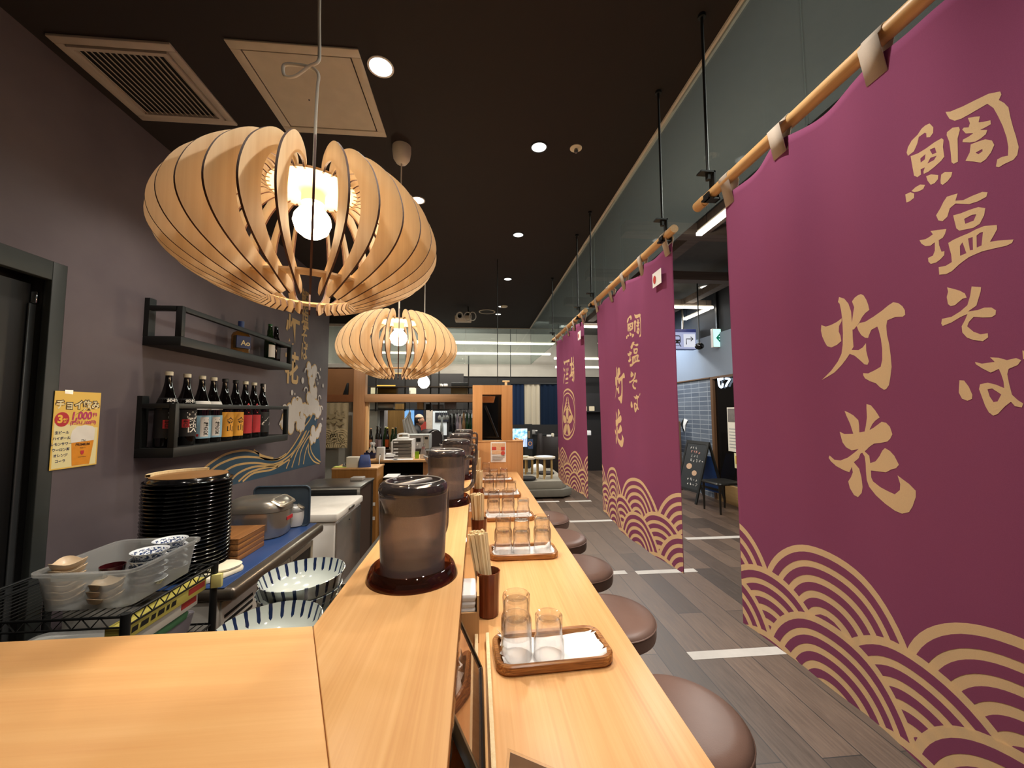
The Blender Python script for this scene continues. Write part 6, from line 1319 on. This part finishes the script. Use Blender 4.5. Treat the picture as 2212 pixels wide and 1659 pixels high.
# chair
BKW = plain('black_chair_wood', '#15130f', .35)
t = thing('black_stool', 'black wooden stool at the shop front, half hidden by the nearest banner', 'stool', (3.74, 5.80, 0), PI/2+.1)
obj('seat', loft([rloop(.42, .42, .06, .42), rloop(.44, .44, .07, .435), rloop(.42, .42, .06, .455)]), BKW, t, 40)
for x, y in ((-.18, -.18), (.18, -.18), (-.18, .18), (.18, .18)): obj('leg', lathe([(.013, 0), (.019, .42)], 12).mv(x, y, 0), BKW, t, 40)
# wooden easel frame
t = thing('wooden_easel', 'brown wooden framed board standing by the tiles at the edge of the middle banner', 'board', (3.95, 7.75, 0), 0); EW = wood('easel_wood', '#5a4030', '#7a5a42', 'Z', 1, .5)
obj('frame', gsum([box(-.02, .02, -.36, -.30, .0, 1.32), box(-.02, .02, .5, .56, .0, 1.32), box(-.02, .02, -.30, .5, 1.26, 1.32), box(-.02, .02, -.30, .5, .08, .14)]), EW, t, bevel=.004); obj('sheet', box(-.005, .005, -.28, .48, .80, 1.2), plain('sheet_blue', '#9aa4b8', .6), t)
# hanging signs
Yh = 6.9; a, b = ay(1436, 716, Yh), ay(1505, 755, Yh)
SIGNG = emit('station_sign_glow', '#b9bfe0', .75); w, h = b.x-a.x, a.z-b.z
t = thing('station_sign', 'lit blue-white hanging sign with a train pictogram and a bent arrow', 'sign', ((a.x+b.x)/2, Yh, (a.z+b.z)/2)); obj('case', box(-w/2, w/2, 0, .12, -h/2, h/2+.05), plain('sign_blue', '#38448a', .4), t, bevel=.004); obj('face', box(-w/2+.01, w/2-.01, -.004, 0, -h/2+.01, h/2-.01), SIGNG, t)
ad = w/2-.14; obj('arrow_plate', box(ad-.11, ad+.11, -.008, -.004, -.12, .12), emit('sign_plate_glow', '#e8eaf4', .8), t)
ar = [strokeg([(ad-.06, -.075), (ad-.06, .03), (ad+.06, .03)], .016, '-Y', -.010), strokeg([(ad+.025, .07), (ad+.07, .03), (ad+.025, -.01)], .016, '-Y', -.0105)]
obj('arrow', gsum(ar), INK, t)
tx = ad-.235; obj('train_pictogram', gsum([shape2(rrect(.13, .15, .035), '-Y', -.0075).mv(tx, 0, .02), strokeg([(tx-.03, -.05), (tx-.07, -.115)], .014, '-Y', -.0075), strokeg([(tx+.03, -.05), (tx+.07, -.115)], .014, '-Y', -.0075), strokeg([(tx-.055, -.09), (tx+.055, -.09)], .010, '-Y', -.0078)]), INK, t)
obj('train_window', gsum([shape2(rrect(.10, .06, .015), '-Y', -.0088).mv(tx, 0, .045), shape2(disc2(tx-.035, -.025, .012, .012), '-Y', -.0088), shape2(disc2(tx+.035, -.025, .012, .012), '-Y', -.0088)]), SIGNG, t)
obj('hanger', tube([(.08, .06, h/2+.05), (.08, .06, 3.63-(a.z+b.z)/2)], .02, 8), STEEL, t, 60)
Yx = 6.3; p = ay(1553, 730, Yx)
t = thing('exit_sign', 'small lit exit sign with a green left arrow on the hall ceiling', 'sign', (p.x, Yx, p.z)); obj('case', box(-.11, .11, 0, .06, -.16, .16), WHITE, t, bevel=.004); obj('face', box(-.10, .10, -.003, 0, -.15, .15), emit('exit_glow', '#c8fff2', 1.1), t)
GRN = plain('exit_green', '#00a884', .5); obj('arrow', gsum([strokeg([(-.02+.05, .075), (-.04, 0), (.03, -.075)], .03, '-Y', -.0045), strokeg([(-.03, 0), (.09, 0)], .03, '-Y', -.005)]), GRN, t); obj('bracket', box(-.02, .02, .01, .05, .16, 3.63-p.z), BLACK, t)
t = thing('dome_camera', 'small black dome camera under the hall ceiling by the station sign', 'camera', (X(1515, 5.9), 5.9, ay(1515, 748, 5.9).z)); obj('dome', sphere(.07, (0, 0, 0), 16, .8), BLACKG, t, 60); obj('mount', cyl(.010, 0, 3.63-ay(1515, 748, 5.9).z, 12), BLACK, t, 40)
# hall ceiling: beams, tubes, downlight
BEAM = wood('hall_beam_grey', '#5a4e46', '#74675c', 'X', .6, .7)
for i, (x0, x1, y0, y1, l) in enumerate([(1.5, 4.1, 3.75, 3.90, 'first cross beam under the hall ceiling, between the nearest and middle banners'), (1.5, 4.1, 5.1, 5.25, 'second cross beam under the hall ceiling from the front'), (1.5, 4.1, 6.45, 6.6, 'third cross beam under the hall ceiling, behind the long light tube'), (1.5, 4.1, 7.85, 8.0, 'last cross beam under the hall ceiling'),
                                         (2.26, 2.4, 1.0, 8.0, 'long beam along the hall ceiling beside the slanting light tube'), (3.55, 3.69, 2.0, 8.0, 'long beam along the hall ceiling near the blue-grey fascia')]):
    one('ceiling_beam', l, 'beam', box(x0, x1, y0, y1, 3.34 if y1-y0 < 1 else 3.36, 3.46), BEAM, group='beams under the hall ceiling')
TUBE = emit('tube_glow', '#fff4e2', 8.0)
def led(x0, y0, x1, y1, z, label):
    d = Vector((x1-x0, y1-y0, 0)); L = d.length; t = thing('light_tube', label, 'ceiling light', (x0, y0, z), math.atan2(d.y, d.x), 'linear light tubes in the hall')
    obj('diffuser', box(0, L, -.03, .03, -.02, .012), TUBE, t, bevel=.006); obj('housing', box(0, L, -.018, .018, .012, .035), OFFW, t)
    for q in (.1, .9): obj('suspension', tube([(L*q, 0, .035), (L*q, 0, 3.62-z)], .003, 6), BLACK, t)
led(2.22, 3.66, 2.22, 2.2, 3.30, 'light tube slanting between the nearest and middle banners'); led(2.9, 6.34, 4.05, 6.34, 3.30, 'long horizontal light tube between the middle and nearest banners'); led(4.02, 7.2, 4.02, 6.42, 3.30, 'short slanting light tube below the long horizontal one'); led(2.1, 7.99, 3.4, 7.99, 3.30, 'light tube between the farthest and middle banners')
led(-2.4, 8.44, 1.22, 8.44, 3.0, 'upper of the two long light tubes seen through the far glass'); led(-2.4, 9.99, 1.9, 9.99, 3.0, 'lower of the two long light tubes seen through the far glass')
led(3.0, 9.4, 3.4, 8.6, 3.2, 'short light tube above the station sign'); led(1.95, 9.6, 3.2, 9.6, 2.62, 'low light tube in the gap between the two far banners'); led(1.95, 9.75, 3.2, 9.75, 2.86, 'upper light tube in the gap between the two far banners')
t = thing('hall_downlight', 'round downlight in the hall ceiling between the nearest and middle banners', 'ceiling light', tuple(az(1524, 619, 3.615))); obj('rim', lathe([(.11, 0), (.11, -.01), (.085, -.01), (.08, 0)], 28, False, False), WHITE, t, 40); obj('lens', cyl(.082, -.004, -.002, 28), LAMPL, t)
# dark depth behind the gap between the far banners
one('dark_shelving', 'dark shelving with small lights in the gap between the far banners', 'shelf', gsum([box(-.6, .6, 0, .3, 0, .9), box(-.6, .6, .25, .3, .9, 2.0), box(-.6, .6, 0, .3, 1.5, 1.53)]), plain('dark_shelves', '#15110f', .5), (3.0, 10.0, 0))
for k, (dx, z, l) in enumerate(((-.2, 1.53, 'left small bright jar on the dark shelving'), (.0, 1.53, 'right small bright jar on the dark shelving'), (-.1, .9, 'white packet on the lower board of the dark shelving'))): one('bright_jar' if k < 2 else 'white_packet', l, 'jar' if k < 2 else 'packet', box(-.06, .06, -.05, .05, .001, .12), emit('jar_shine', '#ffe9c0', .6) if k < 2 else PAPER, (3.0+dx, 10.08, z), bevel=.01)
